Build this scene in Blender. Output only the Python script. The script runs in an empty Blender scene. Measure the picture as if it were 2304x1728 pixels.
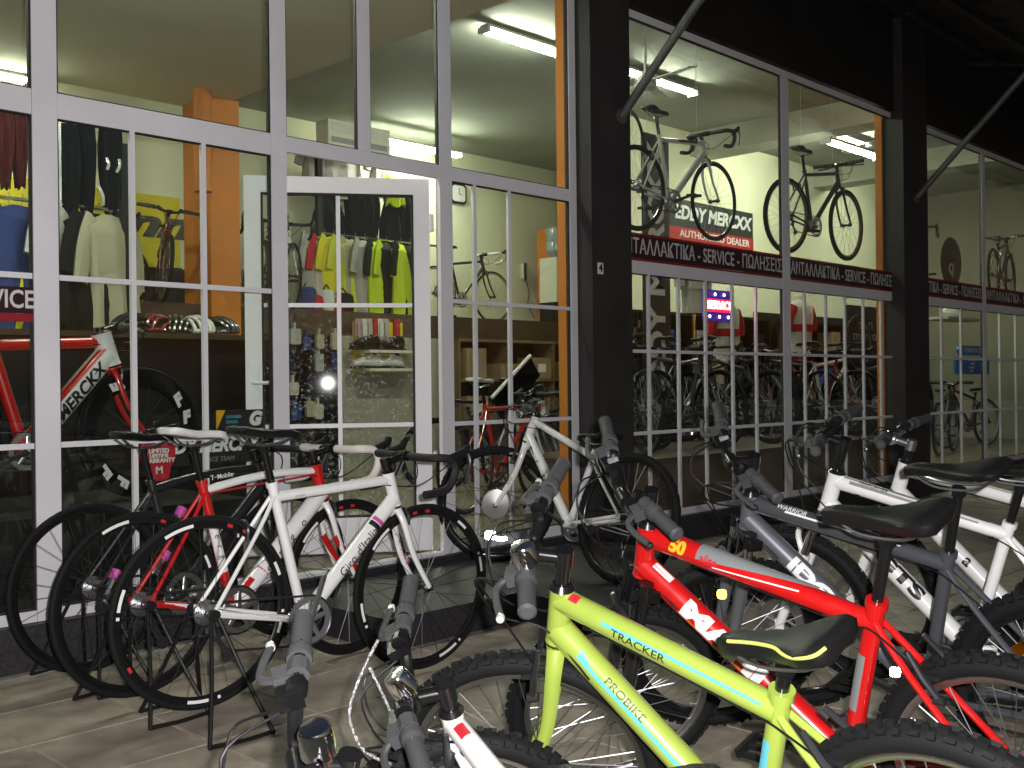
import bpy, bmesh, math, random
from mathutils import Vector, Matrix
random.seed(7)
R = math.radians
scn = bpy.context.scene
col = scn.collection

# ------------------------------------------------------------------ camera, world, flash, exposure
CAM = Vector((0.0, -4.6, 1.17))
FW = Vector((0.71873332, 0.69528585, 0.0))
RT = Vector((0.69524179, -0.71868778, -0.01125714))
UP = Vector((0.00782693, -0.00809088, 0.99993664))
FPX = 2400.0
cd = bpy.data.cameras.new('camera'); cam = bpy.data.objects.new('camera', cd); col.objects.link(cam)
cd.sensor_fit = 'HORIZONTAL'; cd.sensor_width = 36.0; cd.lens = FPX / 2304 * 36; cd.clip_start = 0.05; cd.clip_end = 400
cam.matrix_world = Matrix(((RT.x, UP.x, -FW.x, CAM.x), (RT.y, UP.y, -FW.y, CAM.y), (RT.z, UP.z, -FW.z, CAM.z), (0, 0, 0, 1)))
scn.camera = cam

w = bpy.data.worlds.new('World'); scn.world = w; w.use_nodes = True
wn = w.node_tree
sky = wn.nodes.new('ShaderNodeTexSky'); sky.sky_type = 'NISHITA'; sky.sun_disc = False
sky.sun_elevation = R(-3.0); sky.sun_rotation = R(200); sky.air_density = 1.0; sky.dust_density = 2.0
bg = wn.nodes['Background']; bg.inputs['Strength'].default_value = 0.9
wn.links.new(sky.outputs[0], bg.inputs['Color'])

# the flash of the camera that took the picture: its reflection stands in the open door's glass
fl = bpy.data.lights.new('camera_flash', 'SPOT'); fo = bpy.data.objects.new('camera_flash', fl); col.objects.link(fo)
fl.energy = 600; fl.color = (1.0, 0.97, 0.96); fl.spot_size = R(120); fl.spot_blend = 0.9; fl.shadow_soft_size = 0.013
fo.matrix_world = cam.matrix_world.copy(); fo.location = CAM + RT * 0.045 + UP * 0.035

scn.view_settings.view_transform = 'Standard'; scn.view_settings.look = 'None'
scn.view_settings.exposure = 0.0; scn.view_settings.gamma = 1.0; scn.view_settings.use_curve_mapping = False
scn.render.engine = 'CYCLES'
cy = scn.cycles
cy.use_denoising = True
try: cy.denoiser = 'OPENIMAGEDENOISE'
except Exception: pass
cy.max_bounces = 8; cy.diffuse_bounces = 3; cy.glossy_bounces = 4; cy.transmission_bounces = 4; cy.transparent_max_bounces = 16
cy.sample_clamp_indirect = 6.0; cy.caustics_reflective = False; cy.caustics_refractive = False
cy.use_light_tree = True

# ------------------------------------------------------------------ pixel helpers (real 3D points on real planes)
def ray(x, y): return FW + RT * ((x - 1152) / FPX) - UP * ((y - 864) / FPX)
def atY(x, y, Y): d = ray(x, y); return CAM + d * ((Y - CAM.y) / d.y)
def atX(x, y, X): d = ray(x, y); return CAM + d * ((X - CAM.x) / d.x)
def atZ(x, y, Z): d = ray(x, y); return CAM + d * ((Z - CAM.z) / d.z)

# ------------------------------------------------------------------ materials
MATS = {}
def _nt(name):
    m = bpy.data.materials.new(name); m.use_nodes = True
    return m, m.node_tree, m.node_tree.nodes['Principled BSDF']
def mat(name, c, rough=0.5, metal=0.0, coat=0.0, spec=0.5, var=0.0, vscale=8.0, bump=0.0, bscale=60.0, emit=None, estr=0.0, sheen=0.0):
    if name in MATS: return MATS[name]
    m, t, p = _nt(name)
    c4 = (c[0], c[1], c[2], 1)
    p.inputs['Base Color'].default_value = c4
    p.inputs['Roughness'].default_value = rough
    p.inputs['Metallic'].default_value = metal
    p.inputs['Coat Weight'].default_value = coat
    p.inputs['Coat Roughness'].default_value = 0.08
    p.inputs['Specular IOR Level'].default_value = spec
    if sheen: p.inputs['Sheen Weight'].default_value = sheen
    tc = None
    if var or bump:
        tc = t.nodes.new('ShaderNodeTexCoord')
    if var:
        n = t.nodes.new('ShaderNodeTexNoise'); n.inputs['Scale'].default_value = vscale; n.inputs['Detail'].default_value = 5
        t.links.new(tc.outputs['Object'], n.inputs['Vector'])
        r = t.nodes.new('ShaderNodeValToRGB')
        r.color_ramp.elements[0].position = 0.3; r.color_ramp.elements[1].position = 0.7
        r.color_ramp.elements[0].color = tuple(max(0, v * (1 - var)) for v in c) + (1,)
        r.color_ramp.elements[1].color = tuple(min(1, v * (1 + var)) for v in c) + (1,)
        t.links.new(n.outputs['Fac'], r.inputs['Fac']); t.links.new(r.outputs['Color'], p.inputs['Base Color'])
        mr = t.nodes.new('ShaderNodeMapRange'); mr.inputs['To Min'].default_value = max(0.02, rough - 0.12); mr.inputs['To Max'].default_value = min(1, rough + 0.12)
        t.links.new(n.outputs['Fac'], mr.inputs['Value']); t.links.new(mr.outputs['Result'], p.inputs['Roughness'])
    if bump:
        n2 = t.nodes.new('ShaderNodeTexNoise'); n2.inputs['Scale'].default_value = bscale; n2.inputs['Detail'].default_value = 4
        t.links.new(tc.outputs['Object'], n2.inputs['Vector'])
        b = t.nodes.new('ShaderNodeBump'); b.inputs['Strength'].default_value = bump; b.inputs['Distance'].default_value = 0.01
        t.links.new(n2.outputs['Fac'], b.inputs['Height']); t.links.new(b.outputs['Normal'], p.inputs['Normal'])
    if emit:
        p.inputs['Emission Color'].default_value = (emit[0], emit[1], emit[2], 1); p.inputs['Emission Strength'].default_value = estr
    MATS[name] = m
    return m
def glass(name, dust=0.0, dscale=40.0, tint=(0.95, 0.975, 0.955), thr=(.50, .80), st=.6, specks=0.0):
    if name in MATS: return MATS[name]
    m = bpy.data.materials.new(name); m.use_nodes = True; t = m.node_tree; t.nodes.clear()
    o = t.nodes.new('ShaderNodeOutputMaterial')
    tr = t.nodes.new('ShaderNodeBsdfTransparent'); tr.inputs[0].default_value = (*tint, 1)
    gl = t.nodes.new('ShaderNodeBsdfGlossy'); gl.inputs['Roughness'].default_value = 0.02; gl.inputs['Color'].default_value = (1, 1, 1, 1)
    fr = t.nodes.new('ShaderNodeFresnel')
    ge = t.nodes.new('ShaderNodeNewGeometry'); mr = t.nodes.new('ShaderNodeMapRange'); mr.inputs['To Min'].default_value = 1.45; mr.inputs['To Max'].default_value = 1 / 1.45
    t.links.new(ge.outputs['Backfacing'], mr.inputs['Value']); t.links.new(mr.outputs['Result'], fr.inputs['IOR'])  # same reflectance on both faces of the thin pane
    mx = t.nodes.new('ShaderNodeMixShader')
    t.links.new(fr.outputs[0], mx.inputs[0]); t.links.new(tr.outputs[0], mx.inputs[1]); t.links.new(gl.outputs[0], mx.inputs[2])
    last = mx
    if dust:
        tc = t.nodes.new('ShaderNodeTexCoord')
        n = t.nodes.new('ShaderNodeTexNoise'); n.inputs['Scale'].default_value = 2.2; n.inputs['Detail'].default_value = 3
        mp = t.nodes.new('ShaderNodeMapping'); mp.inputs['Scale'].default_value = (1, 1, st)
        v = t.nodes.new('ShaderNodeTexNoise'); v.inputs['Scale'].default_value = dscale; v.inputs['Detail'].default_value = 8; v.inputs['Roughness'].default_value = 0.75
        t.links.new(tc.outputs['Object'], n.inputs['Vector']); t.links.new(tc.outputs['Object'], mp.inputs['Vector']); t.links.new(mp.outputs[0], v.inputs['Vector'])
        r = t.nodes.new('ShaderNodeValToRGB'); r.color_ramp.elements[0].position = thr[0]; r.color_ramp.elements[1].position = thr[1]
        r.color_ramp.elements[0].color = (0.0, 0.0, 0.0, 1); r.color_ramp.elements[1].color = (1, 1, 1, 1)
        t.links.new(v.outputs['Fac'], r.inputs['Fac'])
        ml = t.nodes.new('ShaderNodeMath'); ml.operation = 'MULTIPLY'; t.links.new(n.outputs['Fac'], ml.inputs[0]); t.links.new(r.outputs['Color'], ml.inputs[1])
        m2 = t.nodes.new('ShaderNodeMath'); m2.operation = 'MULTIPLY'; m2.inputs[1].default_value = dust; t.links.new(ml.outputs[0], m2.inputs[0])
        fac = m2
        if specks:
            vo = t.nodes.new('ShaderNodeTexVoronoi'); vo.inputs['Scale'].default_value = 42; t.links.new(tc.outputs['Object'], vo.inputs['Vector'])
            n3 = t.nodes.new('ShaderNodeTexNoise'); n3.inputs['Scale'].default_value = 7; n3.inputs['Detail'].default_value = 4; t.links.new(tc.outputs['Object'], n3.inputs['Vector'])
            lt = t.nodes.new('ShaderNodeMapRange'); lt.inputs['From Min'].default_value = .26; lt.inputs['From Max'].default_value = .10; t.links.new(vo.outputs['Distance'], lt.inputs['Value'])
            l2 = t.nodes.new('ShaderNodeMapRange'); l2.inputs['From Min'].default_value = .50; l2.inputs['From Max'].default_value = .66; t.links.new(n3.outputs['Fac'], l2.inputs['Value'])
            m3 = t.nodes.new('ShaderNodeMath'); m3.operation = 'MULTIPLY'; t.links.new(lt.outputs[0], m3.inputs[0]); t.links.new(l2.outputs[0], m3.inputs[1])
            m4 = t.nodes.new('ShaderNodeMath'); m4.operation = 'MULTIPLY_ADD'; m4.inputs[1].default_value = specks; t.links.new(m3.outputs[0], m4.inputs[0]); t.links.new(m2.outputs[0], m4.inputs[2]); m4.use_clamp = True
            sx = t.nodes.new('ShaderNodeSeparateXYZ'); t.links.new(tc.outputs['Object'], sx.inputs[0])
            l3 = t.nodes.new('ShaderNodeMapRange'); l3.inputs['From Min'].default_value = 1.50; l3.inputs['From Max'].default_value = 1.05; t.links.new(sx.outputs['Y'], l3.inputs['Value'])
            m5 = t.nodes.new('ShaderNodeMath'); m5.operation = 'MULTIPLY'; t.links.new(m4.outputs[0], m5.inputs[0]); t.links.new(l3.outputs[0], m5.inputs[1])   # splashes collect on the lower half of the door
            fac = m5
        df = t.nodes.new('ShaderNodeBsdfDiffuse'); df.inputs[0].default_value = (0.75, 0.78, 0.8, 1)
        mx2 = t.nodes.new('ShaderNodeMixShader')
        t.links.new(fac.outputs[0], mx2.inputs[0]); t.links.new(mx.outputs[0], mx2.inputs[1]); t.links.new(df.outputs[0], mx2.inputs[2]); last = mx2
    t.links.new(last.outputs[0], o.inputs['Surface'])
    MATS[name] = m
    return m
def paint(name, c, rough=0.32):
    m = mat(name, c, rough=rough, coat=1.0, var=0.03, vscale=30); m.node_tree.nodes['Principled BSDF'].inputs['Coat Roughness'].default_value = 0.10; return m
M_frame = mat('white_aluminium', (0.74, 0.72, 0.75), rough=0.42, var=0.05, vscale=3, bump=0.02)
M_gasket = mat('black_gasket', (0.015, 0.012, 0.012), rough=0.7)
M_glass = glass('window_glass', 0.035, 30, thr=(.54, .85), st=.10)
M_dglass = glass('door_glass_dusty', 0.75, 34, thr=(.54, .72), specks=0.8)
M_rubber = mat('tyre_rubber', (0.0055, 0.0055, 0.006), rough=0.75, spec=0.25, bump=0.1, bscale=200)
M_blk = mat('black_gloss', (0.006, 0.006, 0.0065), rough=0.22, coat=0.3)
M_blkm = mat('black_matte', (0.008, 0.008, 0.0085), rough=0.5, spec=0.3)
M_grip = mat('grip_rubber', (0.042, 0.042, 0.045), rough=0.62, spec=0.3, bump=0.15, bscale=300)
M_alu = mat('brushed_aluminium', (0.62, 0.62, 0.63), rough=0.30, metal=1.0)
M_chrome = mat('chrome', (0.85, 0.85, 0.87), rough=0.08, metal=1.0)
M_steel = mat('spoke_steel', (0.30, 0.30, 0.31), rough=0.42, metal=1.0)
M_dkmetal = mat('dark_metal', (0.10, 0.10, 0.11), rough=0.35, metal=0.9)
M_saddle = mat('saddle_vinyl', (0.007, 0.007, 0.007), rough=0.42, spec=0.35, bump=0.05, bscale=250)
M_wsaddle = mat('white_saddle_vinyl', (0.72, 0.71, 0.69), rough=0.42)
M_white = paint('white_paint', (0.80, 0.79, 0.78))
M_offw = paint('offwhite_paint', (0.66, 0.64, 0.60))
M_red = paint('red_paint', (0.50, 0.006, 0.006))
M_dred = paint('dark_red_paint', (0.14, 0.007, 0.010))
M_lime = paint('lime_paint', (0.285, 0.375, 0.06))
M_silver = mat('silver_paint', (0.26, 0.275, 0.31), rough=0.3, metal=0.7, coat=0.6)
M_gun = mat('gunmetal_paint', (0.10, 0.105, 0.12), rough=0.32, metal=0.5, coat=0.6)
M_black = paint('black_paint', (0.012, 0.012, 0.013))
M_cyan = mat('cyan_decal', (0.10, 0.42, 0.52), rough=0.35)
M_yel = mat('yellow_decal', (0.75, 0.42, 0.02), rough=0.35)
M_orange_d = mat('orange_decal', (0.75, 0.20, 0.01), rough=0.35)
M_pink = mat('pink_decal', (0.55, 0.08, 0.36), rough=0.35)
M_redd = mat('red_decal', (0.50, 0.02, 0.03), rough=0.4)
M_wdec = mat('white_decal', (0.78, 0.77, 0.76), rough=0.4)
M_bdec = mat('black_decal', (0.012, 0.012, 0.013), rough=0.4)
M_gdec = mat('grey_decal', (0.25, 0.25, 0.26), rough=0.4)
M_tapew = mat('white_bar_tape', (0.66, 0.60, 0.57), rough=0.6, bump=0.2, bscale=90)
M_tape = mat('black_bar_tape', (0.010, 0.008, 0.009), rough=0.6, bump=0.2, bscale=90)
M_refl = mat('white_reflector', (0.9, 0.9, 0.9), rough=0.15, metal=0.6)
M_amber = mat('amber_reflector', (0.9, 0.30, 0.01), rough=0.3, metal=1.0)
M_cable = mat('cable_housing', (0.006, 0.006, 0.0065), rough=0.45, spec=0.3)
M_cablew = mat('white_cable_housing', (0.6, 0.6, 0.58), rough=0.4)

# ------------------------------------------------------------------ mesh builder
class MB:
    def __init__(s): s.v = []; s.f = []; s.m = []
    def add(s, vs, fs, mi=0):
        o = len(s.v); s.v += [tuple(p) for p in vs]
        for f in fs: s.f.append(tuple(i + o for i in f)); s.m.append(mi)
        return s
    def box(s, c, d, mi=0, rot=None):
        hx, hy, hz = d[0] / 2, d[1] / 2, d[2] / 2; c = Vector(c)
        vs = [Vector((x, y, z)) for z in (-hz, hz) for y in (-hy, hy) for x in (-hx, hx)]
        if rot is not None: vs = [rot @ p for p in vs]
        return s.add([p + c for p in vs], [(0, 2, 3, 1), (4, 5, 7, 6), (0, 1, 5, 4), (2, 6, 7, 3), (1, 3, 7, 5), (0, 4, 6, 2)], mi)
    def b(s, x0, x1, y0, y1, z0, z1, mi=0):
        return s.box(((x0 + x1) / 2, (y0 + y1) / 2, (z0 + z1) / 2), (abs(x1 - x0), abs(y1 - y0), abs(z1 - z0)), mi)
    def tube(s, pts, r, seg=10, mi=0, r2=None, up=None, caps=True):
        pts = [Vector(p) for p in pts]; n = len(pts)
        rs = list(r) if isinstance(r, (list, tuple)) else [r] * n
        rb = rs if r2 is None else (list(r2) if isinstance(r2, (list, tuple)) else [r2] * n)
        vs = []; T0 = None
        for i in range(n):
            a = pts[max(0, i - 1)]; b = pts[min(n - 1, i + 1)]; t = (b - a).normalized()
            if i == 0:
                u = Vector(up) if up is not None else (Vector((0, 1, 0)) if abs(t.y) < 0.9 else Vector((1, 0, 0)))
                e1 = (u - t * u.dot(t)).normalized()
            else:
                e1 = (e1 - t * e1.dot(t)).normalized()
            e2 = t.cross(e1)
            for k in range(seg):
                an = 2 * math.pi * k / seg
                vs.append(pts[i] + e1 * (rb[i] * math.cos(an)) + e2 * (rs[i] * math.sin(an)))
        fs = [(i * seg + k, i * seg + (k + 1) % seg, (i + 1) * seg + (k + 1) % seg, (i + 1) * seg + k) for i in range(n - 1) for k in range(seg)]
        if caps: fs += [tuple(range(seg - 1, -1, -1)), tuple((n - 1) * seg + k for k in range(seg))]
        return s.add(vs, fs, mi)
    def lathe(s, prof, seg=24, mi=0, axis='Y', c=(0, 0, 0), closed=False, frame=None):
        # prof: (radius, along) pairs
        vs = []; n = len(prof); c = Vector(c)
        for r_, a in prof:
            for k in range(seg):
                an = 2 * math.pi * k / seg; x, y = r_ * math.cos(an), r_ * math.sin(an)
                p = Vector((x, a, y)) if axis == 'Y' else (Vector((x, y, a)) if axis == 'Z' else Vector((a, x, y)))
                if frame is not None: p = frame @ p
                vs.append(p + c)
        rng = range(n) if closed else range(n - 1)
        fs = [(i * seg + k, i * seg + (k + 1) % seg, ((i + 1) % n) * seg + (k + 1) % seg, ((i + 1) % n) * seg + k) for i in rng for k in range(seg)]
        if not closed:
            if prof[0][0] > 1e-6: fs.append(tuple(range(seg - 1, -1, -1)))
            if prof[-1][0] > 1e-6: fs.append(tuple((n - 1) * seg + k for k in range(seg)))
        return s.add(vs, fs, mi)
    def prism(s, poly, h0, h1, mi=0, plane='XZ', c=(0, 0, 0)):
        n = len(poly); c = Vector(c)
        def P(a, b_, h):
            return c + (Vector((a, h, b_)) if plane == 'XZ' else (Vector((a, b_, h)) if plane == 'XY' else Vector((h, a, b_))))
        vs = [P(a, b_, h0) for a, b_ in poly] + [P(a, b_, h1) for a, b_ in poly]
        fs = [tuple(range(n)), tuple(range(2 * n - 1, n - 1, -1))] + [(i, (i + 1) % n, n + (i + 1) % n, n + i) for i in range(n)]
        return s.add(vs, fs, mi)
    def loft(s, secs, mi=0, close=True, caps=True):
        n = len(secs); k = len(secs[0]); vs = [p for q in secs for p in q]
        fs = []
        for i in range(n - 1):
            for j in range(k if close else k - 1):
                fs.append((i * k + j, i * k + (j + 1) % k, (i + 1) * k + (j + 1) % k, (i + 1) * k + j))
        if caps: fs += [tuple(range(k - 1, -1, -1)), tuple((n - 1) * k + j for j in range(k))]
        return s.add(vs, fs, mi)
    def mesh(s, name, mats, smooth=True, sharp=35):
        me = bpy.data.meshes.new(name); me.from_pydata(s.v, [], s.f)
        mats = mats if isinstance(mats, (list, tuple)) else [mats]
        for m in mats: me.materials.append(m)
        me.polygons.foreach_set('material_index', s.m)
        bm = bmesh.new(); bm.from_mesh(me); bmesh.ops.recalc_face_normals(bm, faces=bm.faces); bm.to_mesh(me); bm.free()
        if smooth:
            me.polygons.foreach_set('use_smooth', [True] * len(me.polygons)); me.set_sharp_from_angle(angle=R(sharp))
        me.update(); return me
    def build(s, name, mats, parent=None, M=None, smooth=True, sharp=35):
        return place(s.mesh(name, mats, smooth, sharp), name, parent, M)
def place(me, name, parent=None, M=None):
    o = bpy.data.objects.new(name, me); col.objects.link(o)
    if parent is not None: o.parent = parent
    if M is not None: o.matrix_local = M
    return o
def tag(o, label=None, cat=None, group=None, kind=None):
    if label: o['label'] = label
    if cat: o['category'] = cat
    if group: o['group'] = group
    if kind: o['kind'] = kind
    return o
def empty(name, loc=(0, 0, 0), M=None):
    o = bpy.data.objects.new(name, None); col.objects.link(o); o.empty_display_size = 0.1
    if M is not None: o.matrix_world = M
    else: o.location = loc
    return o
def T(x, y=None, z=None): return Matrix.Translation(x if y is None else (x, y, z))
def RX(a): return Matrix.Rotation(a, 4, 'X')
def RY(a): return Matrix.Rotation(a, 4, 'Y')
def RZ(a): return Matrix.Rotation(a, 4, 'Z')
def arc(c, r, a0, a1, n, f=lambda u, v: Vector((u, 0, v))):
    return [Vector(c) + f(r * math.cos(R(a0 + (a1 - a0) * i / (n - 1))), r * math.sin(R(a0 + (a1 - a0) * i / (n - 1)))) for i in range(n)]
def smoothpath(pts, n=5):
    P = [Vector(p) for p in pts]; out = []
    for i in range(len(P) - 1):
        p0 = P[max(0, i - 1)]; p1 = P[i]; p2 = P[i + 1]; p3 = P[min(len(P) - 1, i + 2)]
        for k in range(n):
            t = k / n
            out.append(0.5 * ((2 * p1) + (p2 - p0) * t + (2 * p0 - 5 * p1 + 4 * p2 - p3) * t * t + (3 * p1 - p0 - 3 * p2 + p3) * t ** 3))
    out.append(P[-1]); return out

# text as real thin mesh
TXT = {}
ANG = [0.0]   # how far round the tube towards the top the decals sit
def text_mesh(body, size=1.0, shear=0.0, extrude=0.002, bold=0.0, spacing=1.0):
    key = (body, size, shear, extrude, bold, spacing)
    if key in TXT: return TXT[key]
    cu = bpy.data.curves.new('lettering', 'FONT'); cu.body = body; cu.size = size; cu.shear = shear; cu.extrude = extrude; cu.offset = bold
    cu.align_x = 'CENTER'; cu.align_y = 'CENTER'; cu.resolution_u = 3; cu.space_character = spacing
    o = bpy.data.objects.new('tmp', cu); col.objects.link(o)
    bpy.context.view_layer.update()
    me = bpy.data.meshes.new_from_object(o.evaluated_get(bpy.context.evaluated_depsgraph_get()))
    bpy.data.objects.remove(o); TXT[key] = me
    return me
def text(body, M, size, m, parent=None, shear=0.0, extrude=0.002, bold=0.0, width=None, spacing=1.0, name='lettering'):
    me = text_mesh(body, size, shear, extrude, bold, spacing).copy()
    me.materials.clear(); me.materials.append(m)
    if width:
        xs = [v.co.x for v in me.vertices]; k = width / (max(xs) - min(xs)); M = M @ Matrix.Diagonal((k, 1, 1, 1))
    return place(me, name, parent, M)
def frame_M(o, ex, ey):
    ex = Vector(ex).normalized(); ey = Vector(ey); ey = (ey - ex * ey.dot(ex)).normalized(); ez = ex.cross(ey)
    return Matrix(((ex.x, ey.x, ez.x, o[0]), (ex.y, ey.y, ez.y, o[1]), (ex.z, ey.z, ez.z, o[2]), (0, 0, 0, 1)))
FACE = lambda x, y, z: frame_M((x, y, z), (1, 0, 0), (0, 0, 1))      # text facing -Y (towards the street)
def finer(me, L):
    bm = bmesh.new(); bm.from_mesh(me)
    for _ in range(5):
        bmesh.ops.triangulate(bm, faces=[f for f in bm.faces if len(f.verts) > 3])
        es = [e for e in bm.edges if e.calc_length() > L]
        if not es: break
        bmesh.ops.subdivide_edges(bm, edges=es, cuts=1)
    bmesh.ops.triangulate(bm, faces=[f for f in bm.faces if len(f.verts) > 3])
    bm.to_mesh(me); bm.free()
def tube_text(body, a, b, r, size, side, m, parent, t=0.5, up=0.0, shear=0.0, bold=0.0, flip=False, width=None, spacing=1.0, r2=None):
    """lettering wrapped on a tube from a to b; side = +1/-1 for the +y / -y face; reads from a to b"""
    a = Vector(a); b = Vector(b); d = (b - a).normalized(); n = Vector((0, side, 0)); v = n.cross(d)
    me = text_mesh(body, size, shear, 0.0004, bold, spacing).copy(); me.materials.clear(); me.materials.append(m); finer(me, r * .28)
    xs = [q.co.x for q in me.vertices]; k = (width / (max(xs) - min(xs))) if width else 1.0
    c = a + (b - a) * t; rr = (r2 or r) + 0.0014
    for q in me.vertices:
        x, y, z = q.co
        an = (y + up) / r + R(ANG[0])
        q.co = c + d * (x * k) + n * ((rr + z) * math.cos(an)) + v * ((r + 0.0014 + z) * math.sin(an))
    return place(me, 'lettering', parent)
def tube_patch(a, b, r, t0, t1, a0, a1, side, m, parent, a0b=None, a1b=None, name='stripe', r2=None, n=8):
    a = Vector(a); b = Vector(b); d = (b - a).normalized(); nn = Vector((0, side, 0)); v = nn.cross(d); mb = MB(); vs = []
    a0b = a0 if a0b is None else a0b; a1b = a1 if a1b is None else a1b; K = max(4, int(abs(a1 - a0) / 9)); a0 += ANG[0]; a1 += ANG[0]; a0b += ANG[0]; a1b += ANG[0]
    for i in range(n + 1):
        f = i / n; c = a + (b - a) * (t0 + (t1 - t0) * f)
        for j in range(K + 1):
            g = j / K; an = R((a0 + (a0b - a0) * f) * (1 - g) + (a1 + (a1b - a1) * f) * g)
            vs.append(c + nn * (((r2 or r) + 0.0008) * math.cos(an)) + v * ((r + 0.0008) * math.sin(an)))
    mb.add(vs, [(i * (K + 1) + j, i * (K + 1) + j + 1, (i + 1) * (K + 1) + j + 1, (i + 1) * (K + 1) + j) for i in range(n) for j in range(K)])
    return mb.build(name, m, parent)

# ------------------------------------------------------------------ bicycles
WH = {}
def wheel_meshes(kind, rad, rimm, tyrem=None, spokem=None, depth=None, nsp=None, disc=False, hubr=0.02, hubm=None):
    key = (kind, rad, rimm.name, (tyrem or M_rubber).name, (spokem or M_steel).name, depth, nsp, disc, hubr)
    if key in WH: return WH[key]
    tyrem = tyrem or M_rubber; spokem = spokem or M_steel; hubm = hubm or M_dkmetal
    tw = {'slick': 0.0125, 'knob': 0.024, 'semi': 0.018}[kind]
    t = MB(); prof = []
    for i in range(12):
        an = 2 * math.pi * i / 12; prof.append((rad - tw + tw * math.cos(an), tw * 0.98 * math.sin(an)))
    t.lathe(prof, 56, 0, 'Y', closed=True)
    if kind != 'slick':
        n = 64 if kind == 'knob' else 72; kh = 0.0075 if kind == 'knob' else 0.003
        for k in range(n):
            an = 2 * math.pi * k / n
            for row in (-1, 0, 1):
                jit = random.uniform(.8, 1.15)
                off = an + (math.pi / n if row == 0 else 0)
                tilt = row * 0.72
                rr = (rad - tw) + (tw + kh * 0.3) * math.cos(tilt); yy = (tw + kh * 0.3) * math.sin(tilt)
                M3 = (RY(-off) @ RX(0) @ Matrix.Rotation(tilt, 4, 'Z')).to_3x3()
                t.box(M3.to_4x4() @ Vector((0, 0, 0)) + Vector((rr * math.cos(off), yy, rr * math.sin(off))),
                      (kh * 1.5 * jit, (0.015 if k % 2 else 0.009) if row == 0 else (0.012 if k % 2 else 0.008), 2 * math.pi * rad / n * (0.62 if (k + row) % 2 else 0.42)), 0, M3)
    tm = t.mesh('tyre', tyrem)
    ro = rad - 2 * tw + 0.006; dd = depth or (0.022 if kind == 'slick' else 0.019); hw = 0.0098 if kind == 'slick' else 0.0135
    rm = MB().lathe([(ro, -hw), (ro, hw), (ro - dd * 0.55, hw * 0.98), (ro - dd, hw * 0.35), (ro - dd, -hw * 0.35), (ro - dd * 0.55, -hw * 0.98)], 56, 0, 'Y', closed=True).mesh('rim', rimm, sharp=50)
    sp = MB(); nsp = nsp or (24 if kind == 'slick' else 32); ri = ro - dd * 0.9
    for k in range(nsp):
        an = 2 * math.pi * k / nsp; sd = 1 if k % 2 else -1; cr = 0.55 * (1 if (k // 2) % 2 else -1) if nsp > 16 else 0.0
        fy = 0.032 * sd; fr = hubr + 0.003
        sp.tube([(fr * math.cos(an + cr * 1.8), fy, fr * math.sin(an + cr * 1.8)), (ri * math.cos(an), 0.003 * sd, ri * math.sin(an))], 0.00115 if kind == 'slick' else 0.0014, 4, caps=False)
    sm = sp.mesh('spokes', spokem)
    h = MB().lathe([(0.006, -0.06), (0.009, -0.052), (0.009, -0.045), (hubr, -0.038), (hubr, -0.03), (hubr * 0.6, -0.024), (hubr * 0.55, 0.024), (hubr, 0.03), (hubr, 0.038), (0.009, 0.045), (0.009, 0.052), (0.006, 0.06)], 16)
    hm = h.mesh('hub', hubm)
    dm = None
    if disc:
        dm = MB().lathe([(0.05, 0.041), (0.08, 0.041), (0.08, 0.0428), (0.05, 0.0428)], 32, closed=True)
        for k in range(6):
            a = k * math.pi / 3
            dm.tube([(0.018 * math.cos(a), 0.042, 0.018 * math.sin(a)), (0.054 * math.cos(a + .5), 0.042, 0.054 * math.sin(a + .5))], 0.003, 4)
        dm = dm.mesh('brake_disc', M_alu)
    WH[key] = (rm, tm, sm, hm, dm); return WH[key]
def add_wheel(name, root, M, ms):
    o = place(ms[0], name, root, M)
    for me, nm in zip(ms[1:], ('tyre', 'spokes', 'hub', 'brake_disc')):
        if me: place(me, nm, o)
    return o
SAD = {}
def saddle_mesh(m, wide=0.14, length=0.27, thick=0.03, strip=None):
    key = (m.name, wide, length, thick)
    if key in SAD: return SAD[key]
    # x: +nose .. -tail, loft of half-moon sections
    prof = [(0.56, 0.010, -0.016, 0.6), (0.54, 0.030, -0.006, 0.9), (0.42, 0.040, 0.000, 1.0), (0.25, 0.046, 0.0, 1.0), (0.08, 0.068, -0.002, 1.0), (-0.08, 0.11, 0.002, 1.05), (-0.22, wide / 0.14 * 0.135, 0.008, 1.1), (-0.34, wide, 0.012, 1.1), (-0.42, wide * 0.86, 0.010, 0.9), (-0.44, wide * 0.5, 0.004, 0.5)]
    secs = []
    for fx, wd, zz, tk in prof:
        x = fx * length; hw = wd / 2; th = thick * tk; q = []
        for k in range(12):
            an = 2 * math.pi * k / 12; c, s_ = math.cos(an), math.sin(an)
            y = hw * (abs(c) ** 0.8) * (1 if c > 0 else -1); z = zz + (0.010 * s_ if s_ > 0 else th * s_ * (0.55 + 0.45 * abs(c)))
            if s_ > 0.9: z -= 0.003
            q.append(Vector((x, y, z)))
        secs.append(q)
    mb = MB().loft(secs)
    SAD[key] = mb.mesh('saddle', m, sharp=60); return SAD[key]
def rails_mesh():
    if 'rails' in SAD: return SAD['rails']
    mb = MB()
    for s in (-1, 1):
        mb.tube(smoothpath([(0.12, 0.008 * s, -0.02), (0.06, 0.02 * s, -0.045), (-0.04, 0.022 * s, -0.047), (-0.10, 0.035 * s, -0.012)], 4), 0.0038, 6)
    SAD['rails'] = mb.mesh('rails', M_steel); return SAD['rails']

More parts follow.
